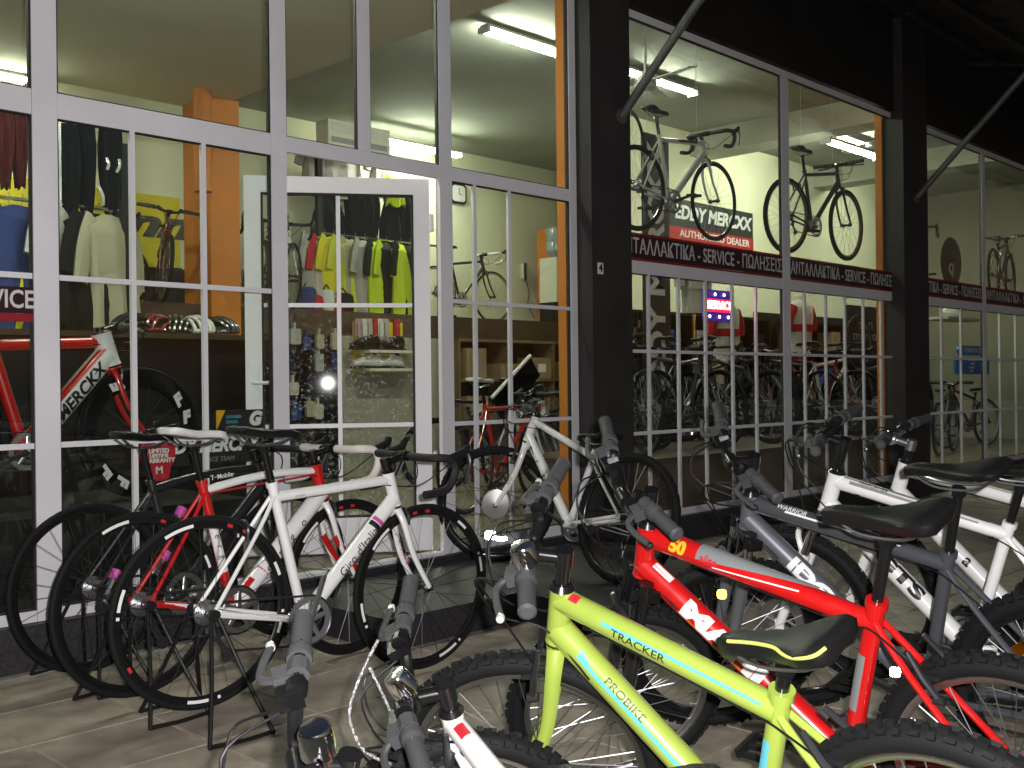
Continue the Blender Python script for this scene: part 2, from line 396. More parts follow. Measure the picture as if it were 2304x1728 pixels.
def geo(**k):
    g = dict(R=.335, wb=1.05, ha=71, sa=73, cs=.42, bbz=.30, rake=.04, fl=.43, hl=.12, sl=.43, sp=.08, stem=.06, hw=.29); g.update(k); return g
def bicycle(name, label, pose, g, st, group=None):
    X, Y, yaw, lean, steer, gz = pose[:6]; pitch = pose[6] if len(pose) > 6 else 0
    lean = R(lean)
    root = empty(name, M=T(X, Y, gz) @ RZ(R(yaw)) @ RX(lean) @ RY(R(pitch)))
    tag(root, label, 'bicycle', group)
    road = st.get('kind', 'mtb') == 'road'
    Rr = g['R']; ha = R(g['ha']); sa = R(g['sa'])
    fh = Vector((g['wb'], 0, Rr)); rh = Vector((0, 0, Rr)); bb = Vector((g['cs'], 0, g['bbz']))
    ax = Vector((-math.cos(ha), 0, math.sin(ha))); pf = Vector((math.sin(ha), 0, math.cos(ha)))
    base = fh - pf * g['rake']; hb = base + ax * g['fl']; ht = hb + ax * g['hl']
    sd = Vector((-math.cos(sa), 0, math.sin(sa))); stp = bb + sd * g['sl']; sad = stp + sd * g['sp']
    S = T(base) @ Matrix.Rotation(R(steer), 4, ax) @ T(-base)
    P = dict(rh=rh, fh=fh, bb=bb, hb=hb, ht=ht, st=stp, sad=sad)
    rt, rd, rs, rhd = st.get('radii', (0.019, 0.022, 0.0165, 0.022))
    fm = st['frame']; mats = [st.get('ht', fm), st.get('tt', fm), st.get('dt', fm), st.get('stc', fm), st.get('stay', fm)]
    f = MB()
    f.tube([hb, hb + ax * .012, ht - ax * .012, ht], [rhd * 1.08, rhd, rhd, rhd * 1.08], 16, 0)
    ttop = ht - ax * st.get('tth', 0.03); tts = stp - sd * st.get('tts', 0.035)
    bow = st.get('bow', 0.0)
    mid = [ttop + (tts - ttop) * k / 6 + Vector((0, 0, bow * math.sin(math.pi * k / 6))) for k in range(7)]
    ttr = [rt * (1.12 - 0.24 * k / 6 if st.get('taper') else 1.0) for k in range(7)]
    f.tube(mid, ttr, 14, 1, [r * st.get('ttf', 1.0) for r in ttr])
    dtop = hb + ax * st.get('dth', 0.03)
    f.tube([dtop, dtop + (bb - dtop) * .5, bb], [rd * 1.05, rd * 1.02, rd * .95], 14, 2, [rd * 1.0, rd * 1.0, rd * 1.1])
    f.tube([bb, stp], rs, 14, 3)
    f.lathe([(0.022, -0.035), (0.022, 0.035)], 16, 3, 'Y', bb)
    hy = 0.062
    for s in (-1, 1):
        sst = stp - sd * st.get('sstop', 0.045)
        f.tube(smoothpath([sst + Vector((-.008, .012 * s, 0)), sst + (rh - sst) * .30 + Vector((0, .034 * s, 0)), rh + Vector((0.012, hy * s, 0.012))], 4), [st.get('rss', .0085)] * 9, 8, 4)
        f.tube(smoothpath([bb + Vector((-.02, .022 * s, 0)), bb + (rh - bb) * .35 + Vector((0, .036 * s, 0)), rh + Vector((0.015, hy * s, 0))], 4), [st.get('rcs', .0105)] * 9, 8, 4)
        f.box(rh + Vector((.008, hy * s, .002)), (.03, .005, .03), 4)
    f.tube([stp - sd * .01, stp + sd * .008], rs + .004, 14, 3)
    frame = f.build('frame', mats, root)
    # headset + stem
    hs = MB(); hs.tube([ht, ht + ax * .012], [rhd * 1.12, rhd * .8], 16); MB().tube([hb - ax * .012, hb], [rhd * .9, rhd * 1.12], 16).build('lower_headset_cup', st.get('headset', M_blk), root)
    top = ht + ax * (g['stem'] - (0 if st.get('bar', 'flat') == 'drop' else st.get('rise', .03)))
    hs.tube([ht + ax * .005, top + ax * .012], 0.0165 if road else 0.016, 14)
    hs.build('headset', [st.get('headset', M_blk)], root)
    # fork
    fk = MB(); fkm = [st.get('fork', fm), M_blk, M_chrome]
    crown = hb - ax * .02
    if st.get('susp'):
        fk.tube([hb, crown], .022, 12, 1)
        fk.box(crown, (.045, .165, .035), 1, Matrix.Rotation(-(math.pi / 2 - ha), 3, 'Y'))
        for s in (-1, 1):
            a = crown + Vector((0, .064 * s, 0)) + pf * .012; b = fh + Vector((0, .064 * s, 0)); m = a + (b - a) * .34
            fk.tube([a + ax * .02, m], .0155, 12, 2 if st.get('chrome_st') else 1)
            fk.tube([m - (b - a) * .03, m, m + (b - a) * .2, b], [.021, .021, .0205, .016], 12, 0)
            fk.tube([a + ax * .035, a - ax * .012], .020, 12, 1)
            fk.box(b, (.03, .012, .035), 0)
        m0 = crown + (fh - crown) * .36
        fk.tube(smoothpath([m0 + Vector((0, -.064, 0)), m0 + Vector((.0, -.05, .07)) + pf * .02, m0 + Vector((0, 0, .085)) + pf * .025, m0 + Vector((0, .05, .07)) + pf * .02, m0 + Vector((0, .064, 0))], 4), .010, 8, 0)
    else:
        fk.tube([hb, crown], rhd * .95, 12, 0)
        yo = .05 if not road else .047
        for s in (-1, 1):
            pts = smoothpath([crown + Vector((0, .012 * s, 0)), crown - ax * .05 + Vector((0, yo * .72 * s, 0)), crown + (base - crown) * .55 + Vector((0, yo * s, 0)) + pf * .004, fh + Vector((-.004, yo * 1.08 * s, .004))], 4)
            n = len(pts); k_ = 1.0 if road else 1.25; fk.tube(pts, [(.017 - .007 * i / (n - 1)) * k_ for i in range(n)], 10, 0, [(.013 - .005 * i / (n - 1)) * k_ for i in range(n)])
            fk.box(fh + Vector((0, yo * 1.08 * s, 0)), (.02, .006, .026), 1)
    fork = fk.build('fork', fkm, root, S)
    # wheels
    fwm = wheel_meshes(st['tyre'], Rr, st.get('rim', M_alu), None, st.get('spoke'), st.get('deep'), st.get('nsp'), st.get('disc', False), st.get('hubr', .02), st.get('hubm'))
    rwm = wheel_meshes(st['tyre'], Rr, st.get('rim', M_alu), None, st.get('spoke'), st.get('deep'), st.get('nsp'), st.get('disc', False))
    fwh = add_wheel('front_wheel', root, S @ T(fh) @ RY(R(13)), fwm)
    rwh = add_wheel('rear_wheel', root, T(rh) @ RY(R(40)), rwm)
    if st.get('wheelmarks'):
        for wobj in (fwh, rwh):
            for k, (a0, a1, m) in enumerate(st['wheelmarks']):
                mb = MB()
                for side in (-1, 1):
                    vs = []; n = max(2, int(abs(a1 - a0) / 5) + 1)
                    ro = Rr - .025 + .004; ri = ro - (st.get('deep') or .022) * .55
                    for i in range(n + 1):
                        a = R(a0 + (a1 - a0) * i / n)
                        vs += [(ri * math.cos(a), side * .0108, ri * math.sin(a)), ((ro - .003) * math.cos(a), side * .0108, (ro - .003) * math.sin(a))]
                    mb.add(vs, [(2 * i, 2 * i + 1, 2 * i + 3, 2 * i + 2) for i in range(n)])
                mb.build('rim_sticker', m, wobj, smooth=False)
    # drive side: cassette, chainring, cranks, chain, derailleur
    if not st.get('simple'):
        c = MB()
        for k in range(7): c.lathe([(.045 - .004 * k, -.016 - .0042 * k), (.045 - .004 * k, -.0185 - .0042 * k)], 20)
        c.build('cassette', M_alu, rwh)
        cr = MB(); n = 44; rc = st.get('ring', .092)
        out = []
        for k in range(n):
            a = 2 * math.pi * k / n
            for da, rr in ((-.3, rc - .004), (-.12, rc + .003), (.12, rc + .003), (.3, rc - .004)):
                an = a + da * 2 * math.pi / n; out.append((rr * math.cos(an), rr * math.sin(an)))
        inn = [(rc * .72 * math.cos(math.atan2(q[1], q[0])), rc * .72 * math.sin(math.atan2(q[1], q[0]))) for q in out]
        nn = len(out)
        vs = [Vector((x, y_, z)) for y_ in (-.046, -.043) for (x, z) in out] + [Vector((x, y_, z)) for y_ in (-.046, -.043) for (x, z) in inn]
        fs = []
        for i in range(nn):
            j = (i + 1) % nn
            fs += [(i, j, nn + j, nn + i), (2 * nn + i, 3 * nn + i, 3 * nn + j, 2 * nn + j), (i, 2 * nn + i, 2 * nn + j, j), (nn + i, nn + j, 3 * nn + j, 3 * nn + i)]
        cr.add(vs, fs)
        for k in range(5):
            a = 2 * math.pi * k / 5 + .3; cr.tube([(0, -.045, 0), (rc * .8 * math.cos(a), -.045, rc * .8 * math.sin(a))], [.014, .008], 8, 0, [.004, .003])
        crank_a = R(st.get('crank', 200)); cs_ = place(cr.mesh('chainring', st.get('ringm', M_alu)), 'crankset', root, T(bb) @ RY(0))
        for s in (-1, 1):
            a = crank_a + (math.pi if s > 0 else 0)
            e = Vector((.17 * math.cos(a), .066 * s, .17 * math.sin(a)))
            MB().tube([(0, .05 * s, 0), e * .5 + Vector((0, .028 * s, 0)), e], [.016, .012, .013], 8, 0, [.010, .008, .008]).build('crank_arm', st.get('crankm', M_dkmetal), cs_)
            if st.get('pedals', True):
                pd = MB(); q = e + Vector((0, .055 * s, 0))
                for dx in (-.04, .04): pd.box(q + Vector((dx, 0, 0)), (.012, .085, .022))
                for dy in (-.038, 0, .038): pd.box(q + Vector((0, dy, 0)), (.08, .010, .014))
                pd.build('pedal', M_blkm, cs_)
        ch = MB(); yy = -.044
        a0 = Vector((bb.x, yy, bb.z)); b0 = Vector((rh.x, yy + .012, rh.z)); d = (b0 - a0).normalized(); nrm = Vector((-d.z, 0, d.x))
        if nrm.z < 0: nrm = -nrm
        pts = [b0 + nrm * .035] + [a0 + nrm * rc]
        ch.tube(pts, .0045, 6); ch.tube(arc(a0, rc, 80, -100, 12), .0045, 6); dr = rh + Vector((.02, -.05, -.075))
        ch.tube([a0 + Vector((0, 0, -rc)), dr + Vector((.05, .004, -.06))], .0045, 6)
        ch.build('chain', M_dkmetal, root)
        dl = MB(); dl.tube([rh + Vector((0, -.058, -.01)), dr], .011, 8); dl.tube([dr, dr + Vector((.05, 0, -.07))], .010, 8, 0, .006)
        for q in (dr, dr + Vector((.05, 0, -.07))): dl.lathe([(.022, -.006), (.022, .006)], 14, 0, 'Y', q)
        dl.build('rear_derailleur', M_dkmetal, root)
    # seatpost + saddle
    MB().tube([stp - sd * .01, sad - sd * .03], .0136, 12).tube([sad - sd * .045, sad - sd * .025], .019, 10).build('seatpost', st.get('post', M_blk), root)
    tilt = R(st.get('sadtilt', 0))
    so = place(saddle_mesh(st.get('saddle', M_saddle), st.get('sw', .14), st.get('slen', .27), st.get('sthick', .03)), 'saddle', root, T(sad + Vector((0, 0, .028))) @ RY(tilt))
    place(rails_mesh(), 'rails', so)
    # stem + bar
    reach = st.get('reach', .09 if road else .07); bc = top + pf * reach
    MB().tube([top, bc], .0155, 12).tube([bc + Vector((0, -.024, 0)), bc + Vector((0, .024, 0))], .021, 12).tube([top - ax * .02, top + ax * .02], .0195, 12).build('stem', st.get('stemm', M_blk), root, S)
    fwd = Vector((1, 0, 0)); hw = g['hw']
    tape = st.get('tape', M_tape)
    if st.get('bar', 'flat') == 'drop':
        bo = MB().tube([bc + Vector((0, -.06, 0)), bc + Vector((0, .06, 0))], .0145, 10).build('handlebar', M_blk, root, S)
        for s in (-1, 1):
            pts = [bc + Vector((0, .05 * s, 0)), bc + Vector((.0, .15 * s, .0)), bc + Vector((.012, .195 * s, .002)), bc + Vector((.06, hw * s, 0.0)), bc + Vector((.085, hw * s, -.012)), bc + Vector((.098, hw * s, -.05)), bc + Vector((.078, hw * s, -.10)), bc + Vector((.035, (hw + .004) * s, -.128)), bc + Vector((-.055, (hw + .008) * s, -.138))]
            tp = tape if not st.get('tape2') or s < 0 else st['tape2']
            MB().tube(smoothpath(pts, 4), .0165, 10).build('bar_tape', tp, bo)
            hd = MB(); h0 = bc + Vector((.072, hw * s, .0))
            hd.tube(smoothpath([h0, h0 + Vector((.04, 0, .012)), h0 + Vector((.075, 0, .03)), h0 + Vector((.082, 0, .052))], 3), [.015, .017, .018, .018, .018, .017, .017, .016, .015, .012], 10)
            hd.build('brake_hood', M_blkm, bo)
            MB().tube(smoothpath([h0 + Vector((.078, 0, .03)), h0 + Vector((.092, .006 * s, -.01)), h0 + Vector((.078, .014 * s, -.06)), h0 + Vector((.062, .02 * s, -.10))], 4), .007, 8, 0, .010).build('brake_lever', st.get('lever', M_dkmetal), bo)
    else:
        rise = st.get('rise', .03); sweep = st.get('sweep', -.05)
        hmb = MB()
        pts = [bc + Vector((sweep, -hw, rise)), bc + Vector((sweep * .5, -hw * .5, rise)), bc + Vector((0, -.07, .004)), bc, bc + Vector((0, .07, .004)), bc + Vector((sweep * .5, hw * .5, rise)), bc + Vector((sweep, hw, rise))]
        sp_ = smoothpath(pts, 5); hmb.tube(sp_, .0125, 10)
        bo = hmb.build('handlebar', st.get('barm', M_blk), root, S)
        for s in (-1, 1):
            e = bc + Vector((sweep, hw * s, rise)); i_ = bc + Vector((sweep * .5, hw * .5 * s, rise)); d = (e - i_).normalized(); gr = MB()
            L = st.get('glen', .125); n = 22; pp = [e + d * (.004 - L * k / n) for k in range(n + 1)]
            rr = [(.0165 + (.0016 if k % 2 else 0) + (.004 if k > n - 5 else 0)) for k in range(n + 1)]; rr[0] = .012
            gr.tube(pp, rr, 12); gr.build('grip', M_grip, bo)
            q = e - d * (L + .02); lv = MB()
            lv.box(q + Vector((.018, 0, -.008)), (.045, .035, .028)); lv.tube([q - d * .015, q + d * .015], .0185, 10)
            lv.tube(smoothpath([q + Vector((.035, 0, -.008)), q + Vector((.062, 0, -.014)) + d * .02, q + Vector((.066, 0, -.018)) + d * .06, q + Vector((.058, 0, -.022)) + d * .115], 4), .006, 8, 0, .008)
            lv.lathe([(.001, -.009), (.0075, -.006), (.0085, 0), (.0075, .006), (.001, .009)], 10, 1, 'Y', q + Vector((.058, 0, -.022)) + d * .118)
            lv.build('brake_lever', [st.get('lever', M_grip), M_refl if st.get('balls') else M_dkmetal], bo)
            sh = MB(); q2 = e - d * (L + .065); sh.box(q2 + Vector((.012, 0, -.012)), (.04, .042, .022)); sh.tube([q2 - d * .01, q2 + d * .01], .018, 10); sh.build('gear_shifter', M_blk, bo)
        if st.get('bell'):
            q = bc + Vector((sweep * .55 - .006, st['bell'] * hw * .52, rise))
            MB().lathe([(.001, .062), (.020, .060), (.024, .054), (.026, .02), (.0265, .018), (.024, .018), (.012, .014), (.014, .0)], 20, 0, 'Z', q).build('bell', M_chrome, bo)
        if st.get('light'):
            q = bc + Vector((.03, .03, .02)); MB().box(q, (.05, .035, .035)).build('front_reflector', M_refl, bo)
    # brakes
    br = MB()
    if road:
        for q, dd in ((hb - ax * .035 + pf * .03, pf),):
            br.tube(smoothpath([q + Vector((0, -.035, -.05)), q + Vector((0, -.036, -.01)), q + Vector((0, 0, .012)), q + Vector((0, .036, -.01)), q + Vector((0, .035, -.05))], 4), .008, 8)
        br.build('front_brake', M_dkmetal, root, S)
        q = rh + (stp - rh).normalized() * (Rr + .005) + Vector((-.03, 0, 0)); b2 = MB()
        b2.tube(smoothpath([q + Vector((0, -.033, -.05)), q + Vector((0, -.036, -.01)), q + Vector((0, 0, .012)), q + Vector((0, .036, -.01)), q + Vector((0, .033, -.05))], 4), .008, 8); b2.build('rear_brake', M_dkmetal, root)
    elif not st.get('disc'):
        for s in (-1, 1):
            br = MB(); dirf = (crown - fh).normalized(); q = fh + dirf * (Rr - .055) + Vector((.03, .055 * s, 0))
            br.tube([q, q + dirf * .055 + Vector((.008, 0, 0)), q + dirf * .115 + Vector((.012, -.012 * s, 0))], [.009, .008, .006], 8)
            br.lathe([(.011, -.012), (.011, .012)], 10, 0, 'X', q); br.box(q + dirf * .05 + Vector((.012, -.018 * s, 0)), (.05, .012, .012))
            br.build('front_brake_arm', M_dkmetal, root, S)
            b2 = MB(); dirr = (stp - rh).normalized(); q = rh + dirr * (Rr - .055) + Vector((-.02, .055 * s, 0))
            b2.tube([q, q + dirr * .055, q + dirr * .115 + Vector((0, -.012 * s, 0))], [.009, .008, .006], 8); b2.lathe([(.011, -.012), (.011, .012)], 10, 0, 'X', q); b2.box(q + dirr * .05 + Vector((0, -.018 * s, 0)), (.05, .012, .012))
            b2.build('rear_brake_arm', M_dkmetal, root)
    # cables
    if st.get('cables', True):
        cm = st.get('cablem', M_cable); cb = MB(); Sb = S
        for s in (-1, 1):
            if st.get('bar', 'flat') == 'drop':
                a = Sb @ (bc + Vector((.10, hw * s * .95, .0))); m1 = Sb @ (bc + Vector((.14, .10 * s, -.04))); e = ttop + Vector((-.03, .02 * s, -.02))
                cb.tube(smoothpath([a, m1, Sb @ (bc + Vector((.06, .02 * s, -.12))), e], 6), .0024, 6)
            else:
                a = Sb @ (bc + Vector((.02, hw * .42 * s, .01))); m1 = Sb @ (bc + Vector((.11, hw * .25 * s, .0))); m2 = Sb @ (bc + Vector((.10, .03 * s, -.12)))
                cb.tube(smoothpath([a, m1, m2, dtop + Vector((.01, .03 * s, .01)), dtop + (bb - dtop) * .22 + Vector((0, (rd + .004) * s, 0))], 6), .0026, 6)
                a = Sb @ (bc + Vector((.03, hw * .5 * s, 0))); m1 = Sb @ (bc + Vector((.09, hw * .34 * s, .02)))
                e = (Sb @ (crown + Vector((.05, .03 * s, -.02)))) if s > 0 else ttop + (tts - ttop) * .2 + Vector((0, -rt, -.012))
                cb.tube(smoothpath([a, m1, Sb @ (bc + Vector((.10, .05 * s, -.07))), e], 6), .0026, 6)
        if not road:
            for s in (1,):
                u = ttop + (tts - ttop) * .15 + Vector((0, rt * .6 * s, -rt * .9)); v_ = ttop + (tts - ttop) * .92 + Vector((0, rt * .6 * s, -rt * .9))
                cb.tube([u, v_], .0022, 6)
                for q in (u, v_): cb.box(q, (.018, .009, .009))
                cb.tube(smoothpath([v_, stp - sd * .06 + Vector((-.01, .026, 0)), stp + (rh - stp) * .35 + Vector((0, .05, .02))], 6), .0024, 6)
        cb.build('cables', cm, root)
    if st.get('kick') and lean:
        k = math.tan(abs(lean)); y2 = .20; z2 = y2 * k * 1.0
        MB().tube([rh + Vector((.10, .05, -.03)), Vector((.12, y2, z2 + .004))], [.009, .008], 8).tube([Vector((.12, y2, z2 + .02)), Vector((.12, y2 + .01, z2 + .006))], .012, 8).build('kickstand', st.get('kickm', M_blkm), root)
    if st.get('wheel_reflector'):
        for wo in (fwh, rwh):
            MB().box((.0, .012, Rr * .62), (.05, .004, .03)).build('reflector', st['wheel_reflector'], wo)
    P.update(ttop=ttop, tts=tts, dtop=dtop, root=root, frame=frame, fork=fork, S=S, rt=rt, rd=rd, rs=rs, rhd=rhd, base=base, crown=crown, bc=bc, ax=ax, pf=pf, fwh=fwh, rwh=rwh, saddle=so)
    return P

# ================================================================== THE PLACE
M_tile = mat('paving_tile', (0.34, 0.280, 0.228), rough=0.5, var=0.34, vscale=6, bump=0.12, bscale=45)
M_tile2 = mat('paving_tile_b', (0.305, 0.252, 0.205), rough=0.52, var=0.38, vscale=9, bump=0.12, bscale=45)
M_grout = mat('grout', (0.42, 0.37, 0.32), rough=0.85, var=0.2, vscale=20)
M_step = mat('dark_granite', (0.026, 0.024, 0.026), rough=0.5, var=0.35, vscale=60, bump=0.06)
M_col = mat('dark_column_paint', (0.030, 0.024, 0.025), rough=0.6, var=0.2, vscale=3, bump=0.08, bscale=30)
M_fascia = mat('dark_fascia', (0.010, 0.0085, 0.008), rough=0.75, var=0.3, vscale=2)
M_awn = mat('awning_sheet', (0.022, 0.017, 0.015), rough=0.6, var=0.3, vscale=4)
M_strut = mat('strut_steel', (0.11, 0.105, 0.098), rough=0.5, metal=0.3, var=0.2, vscale=12)
M_wall = mat('cream_wall', (0.78, 0.77, 0.55), rough=0.85, var=0.04, vscale=1.6, bump=0.05, bscale=80)
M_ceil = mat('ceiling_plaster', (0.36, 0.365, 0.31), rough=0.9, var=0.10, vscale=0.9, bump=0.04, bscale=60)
M_beam = mat('beam_plaster', (0.55, 0.55, 0.45), rough=0.9, var=0.08, vscale=1.5)
M_org = mat('orange_pillar_paint', (0.58, 0.19, 0.025), rough=0.6, var=0.07, vscale=3)
M_ifloor = mat('shop_floor_tile', (0.17, 0.135, 0.095), rough=0.35, var=0.12, vscale=4)
M_wood = mat('brown_wood', (0.060, 0.032, 0.020), rough=0.5, var=0.35, vscale=6)
M_wood2 = mat('light_wood', (0.17, 0.11, 0.058), rough=0.55, var=0.25, vscale=5)
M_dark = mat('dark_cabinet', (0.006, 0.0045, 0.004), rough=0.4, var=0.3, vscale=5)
M_greyp = mat('grey_beige_panel', (0.33, 0.31, 0.25), rough=0.7, var=0.08, vscale=3)
M_card = mat('cardboard', (0.30, 0.20, 0.11), rough=0.8, var=0.12, vscale=6)
M_pyel = mat('yellow_poster', (0.68, 0.56, 0.02), rough=0.6, var=0.05, vscale=2)
M_tubeon = mat('lit_tube', (1, 1, 1), emit=(0.93, 1.0, 0.80), estr=125.0)
M_fix = mat('light_fixture', (0.7, 0.7, 0.66), rough=0.4)
M_cream = mat('cream_plastic', (0.66, 0.63, 0.52), rough=0.4)
M_banner = mat('black_banner', (0.016, 0.015, 0.017), rough=0.5)
M_bannerr = mat('banner_red', (0.42, 0.02, 0.02), rough=0.5)
M_sign = mat('sign_band', (0.030, 0.010, 0.014), rough=0.35)
M_signred = mat('sign_band_red', (0.28, 0.010, 0.02), rough=0.4)
M_signtxt = mat('sign_letters', (0.66, 0.63, 0.62), rough=0.5)

def cloth(name, c): return mat('cloth_' + name, c, rough=0.9, spec=0.15, bump=0.5, bscale=18)
CL = dict(black=cloth('black', (0.006, 0.0065, 0.008)), white=cloth('white', (0.62, 0.61, 0.58)), grey=cloth('grey', (0.34, 0.335, 0.31)), tan=cloth('tan', (0.46, 0.40, 0.33)),
          yellow=cloth('yellow', (0.62, 0.55, 0.03)), neon=cloth('neon', (0.50, 0.62, 0.03)), lime2=cloth('yellow_green', (0.52, 0.55, 0.06)), blue=cloth('blue', (0.03, 0.045, 0.16)), red=cloth('red', (0.42, 0.02, 0.03)), olive=cloth('olive', (0.36, 0.34, 0.24)))

# ---- ground: bedding sheet and single tiles
gb = MB().b(-30, 60, -40, 40, -0.35, -0.006).build('ground', M_grout); tag(gb, kind='structure')
TS = 0.425; tm = None
def tile_mesh(m):
    h = TS / 2 - 0.003; b_ = 0.003; mb = MB()
    lo = [(-h, -h), (h, -h), (h, h), (-h, h)]; hi = [(x * (1 - b_ / h), y * (1 - b_ / h)) for x, y in lo]
    vs = [Vector((x, y, -0.03)) for x, y in lo] + [Vector((x, y, -0.003)) for x, y in lo] + [Vector((x, y, 0)) for x, y in hi]
    fs = [(8, 9, 10, 11)] + [(i, (i + 1) % 4, 4 + (i + 1) % 4, 4 + i) for i in range(4)] + [(4 + i, 4 + (i + 1) % 4, 8 + (i + 1) % 4, 8 + i) for i in range(4)]
    return mb.add(vs, fs).mesh('paving_tile', m, smooth=False)
tms = [tile_mesh(M_tile), tile_mesh(M_tile2)]
cnt = 0; far = MB()
for i in range(-4, 44):
    for j in range(-24, 1):
        x = 1.83 + TS * (i + .5); y = -0.165 - TS * .5 + TS * (j) + TS
        if y > -0.05: continue
        z = random.uniform(-.0008, .0008)
        q = Vector((x, y, 0)) - CAM; dep = q.dot(FW); ux = q.dot(RT) / dep if dep > .3 else 9
        if dep > .6 and abs(ux) < .56 and cnt < 290 and x < 9.5 and (1.17 / dep) < 0.46:
            place(random.choice(tms), 'tile', gb, T(x, y, z)); cnt += 1
        else:
            h = TS / 2 - .003; far.b(x - h, x + h, y - h, y + h, -.03, z)
fo_ = far.build('tile_field', M_tile, gb, smooth=False); fo_['kind'] = 'stuff'

# ---- plinth and doorstep
tag(MB().b(-4, 26, -.055, .09, -.02, .185).build('plinth', M_step), kind='structure')
tag(MB().b(2.98, 3.80, -.95, -.057, -.02, .14).b(3.80, 5.376, -1.52, -.057, -.02, .14).build('doorstep', M_step), 'dark stone doorstep in front of the open glass door', 'step')

# ---- columns
pc = -atX(1335, 800, 5.378).y
def column(xl, xr, label):
    c = empty('column', ((xl + xr) / 2, 0, 0)); tag(c, label, 'column')
    Mi = T(-(xl + xr) / 2, 0, 0)
    MB().b(xl, xr, -pc, .062, 0, 6.0).build('outer_face', M_col, c, Mi)
    MB().b(xl - .03, xr + .02, .064, .135, .2, 4.2).build('inner_face', M_org, c, Mi)
    return c
xr1 = atY(1424, 800, -pc).x
cl1 = column(5.378, xr1, 'dark painted column beside the open door, with a small number plate')
xl2 = atY(2036, 700, -pc).x; xr2 = atY(2090, 700, -pc).x
cl2 = column(xl2, xr2, 'dark column at the right, past the black hanging bicycle')
pp = atY(1351, 604, -pc - .002)
npl = MB().box((0, 0, 0), (.055, .004, .075)).build('number_plate', M_wdec, cl1, T(pp.x - (5.378 + xr1) / 2, pp.y, pp.z))
text('4', T(0, -.0035, 0) @ RX(R(90)), .075, M_bdec, npl, extrude=.001, bold=.002)

# ---- fascia and awning over the right part
fa = MB().b(5.0, 26, -.05, .06, 3.80, 6.2).build('fascia_wall', M_fascia); tag(fa, 'dark fascia wall above the shop windows under the awning', 'wall')
aw = empty('awning', (12, 0, 4.72)); tag(aw, 'dark corrugated metal awning sloping down over the pavement', 'awning')
am = MB(); n = 120; vs = []; fs = []
for k in range(n + 1):
    x = -7 + 22 * k / n; dz = .035 if (k % 4) in (1, 2) else 0
    for Y_, z_ in ((-.055, -.012), (-1.75, -.40)): vs.append(Vector((x, Y_, z_ + dz)))
for k in range(n): fs.append((2 * k, 2 * k + 1, 2 * k + 3, 2 * k + 2))
vs2 = [v + Vector((0, 0, .012)) for v in vs]
am.add(vs, fs).add(vs2, fs).build('sheet', M_awn, aw, smooth=False)
for x in range(-6, 15, 3):
    MB().tube([(x, -.05, -.07), (x, -1.72, -.45)], .03, 8).build('rafter', M_awn, aw)
for k in range(3):
    f_ = (k + .6) / 3; MB().b(-7, 15, -.06 - 1.6 * f_ - .03, -.06 - 1.6 * f_ + .03, -.09 - .37 * f_, -.04 - .37 * f_).build('purlin', M_awn, aw)
for px, X in ((1345, 5.70), (2058, (xl2 + xr2) / 2)):
    s_ = MB().tube([(X, -pc - .005, 2.97), (X, -1.50, 4.30)], .030, 12).tube([(X, -pc - .012, 2.97), (X, -pc + .0, 2.97)], .055, 12).build('awning_strut', M_strut)
    tag(s_, 'grey steel strut rising from the ' + ('near column beside the door' if X < 6 else 'far right column') + ' to the awning', 'strut', 'awning struts')

# ---- shop fronts
def bar(mb, x0, x1, z0, z1, y0=-.05, y1=.05, mi=0): mb.b(x0, x1, y0, y1, z0, z1, mi)
def part(name, m, root, *boxes, smooth=False):
    mb = MB()
    for b_ in boxes: mb.b(*b_)
    return mb.build(name, m, root, T(-root.location), smooth=smooth)
def window(name, label, x0, x1, z0, z1, vert_px, horiz_z, zsplit, group='white framed shop windows'):
    root = empty(name, ((x0 + x1) / 2, 0, z0)); tag(root, label, 'window', group)
    return root
def glazing(root, x0, x1, z0, z1, m=None):
    g_ = .006
    part('gasket', M_gasket, root, (x0 - .004, x0 + g_, -.007, .016, z0, z1), (x1 - g_, x1 + .004, -.007, .016, z0, z1), (x0 + g_, x1 - g_, -.007, .016, z0 - .004, z0 + g_), (x0 + g_, x1 - g_, -.007, .016, z1 - g_, z1 + .004))
    part('pane', m or M_glass, root, (x0 + .004, x1 - .004, -.003, .003, z0 + .004, z1 - .004))
def muntins(root, x0, x1, z0, z1, xs, zs, w=.024):
    for x in xs: part('muntin', M_frame, root, (x - w / 2, x + w / 2, -.010, .010, z0, z1))
    for z in zs: part('muntin', M_frame, root, (x0, x1, -.0085, .0085, z - w / 2, z + w / 2))
ZT0, ZT1, ZB, ZTOP = 2.365, 2.443, .235, 3.79
# left window: far-left light and the light with the racing bicycle
wl = window('shop_window', 'white framed window at the far left, racing bicycle and clothes behind it', -1.2, 3.0, .185, 3.9, [], [], 0)
part('mullion', M_frame, wl, (1.84, 1.946, -.014, .015, .187, 4.2))
part('mullion', M_frame, wl, (.62, .72, -.014, .015, .187, 4.2))
part('transom', M_frame, wl, (.722, 1.838, -.012, .013, ZT0 - .03, ZT1), (1.948, 3.018, -.012, .013, ZT0 - .03, ZT1))
part('sill', M_frame, wl, (.722, 1.838, -.012, .013, .187, ZB), (1.948, 3.018, -.012, .013, .187, ZB))
for x0, x1 in ((.722, 1.838), (1.948, 3.018)):
    glazing(wl, x0, x1, ZB, ZT0 - .03); glazing(wl, x0, x1, ZT1, 4.15)
px_x = lambda px, y=900: atY(px, y, 0).x
muntins(wl, 1.95, 3.016, ZB, ZT0 - .03, [px_x(302), px_x(462)], [1.65, .93])
muntins(wl, .724, 1.836, ZB, ZT0 - .03, [], [1.65, .93])
p0 = (1.72, 1.53)
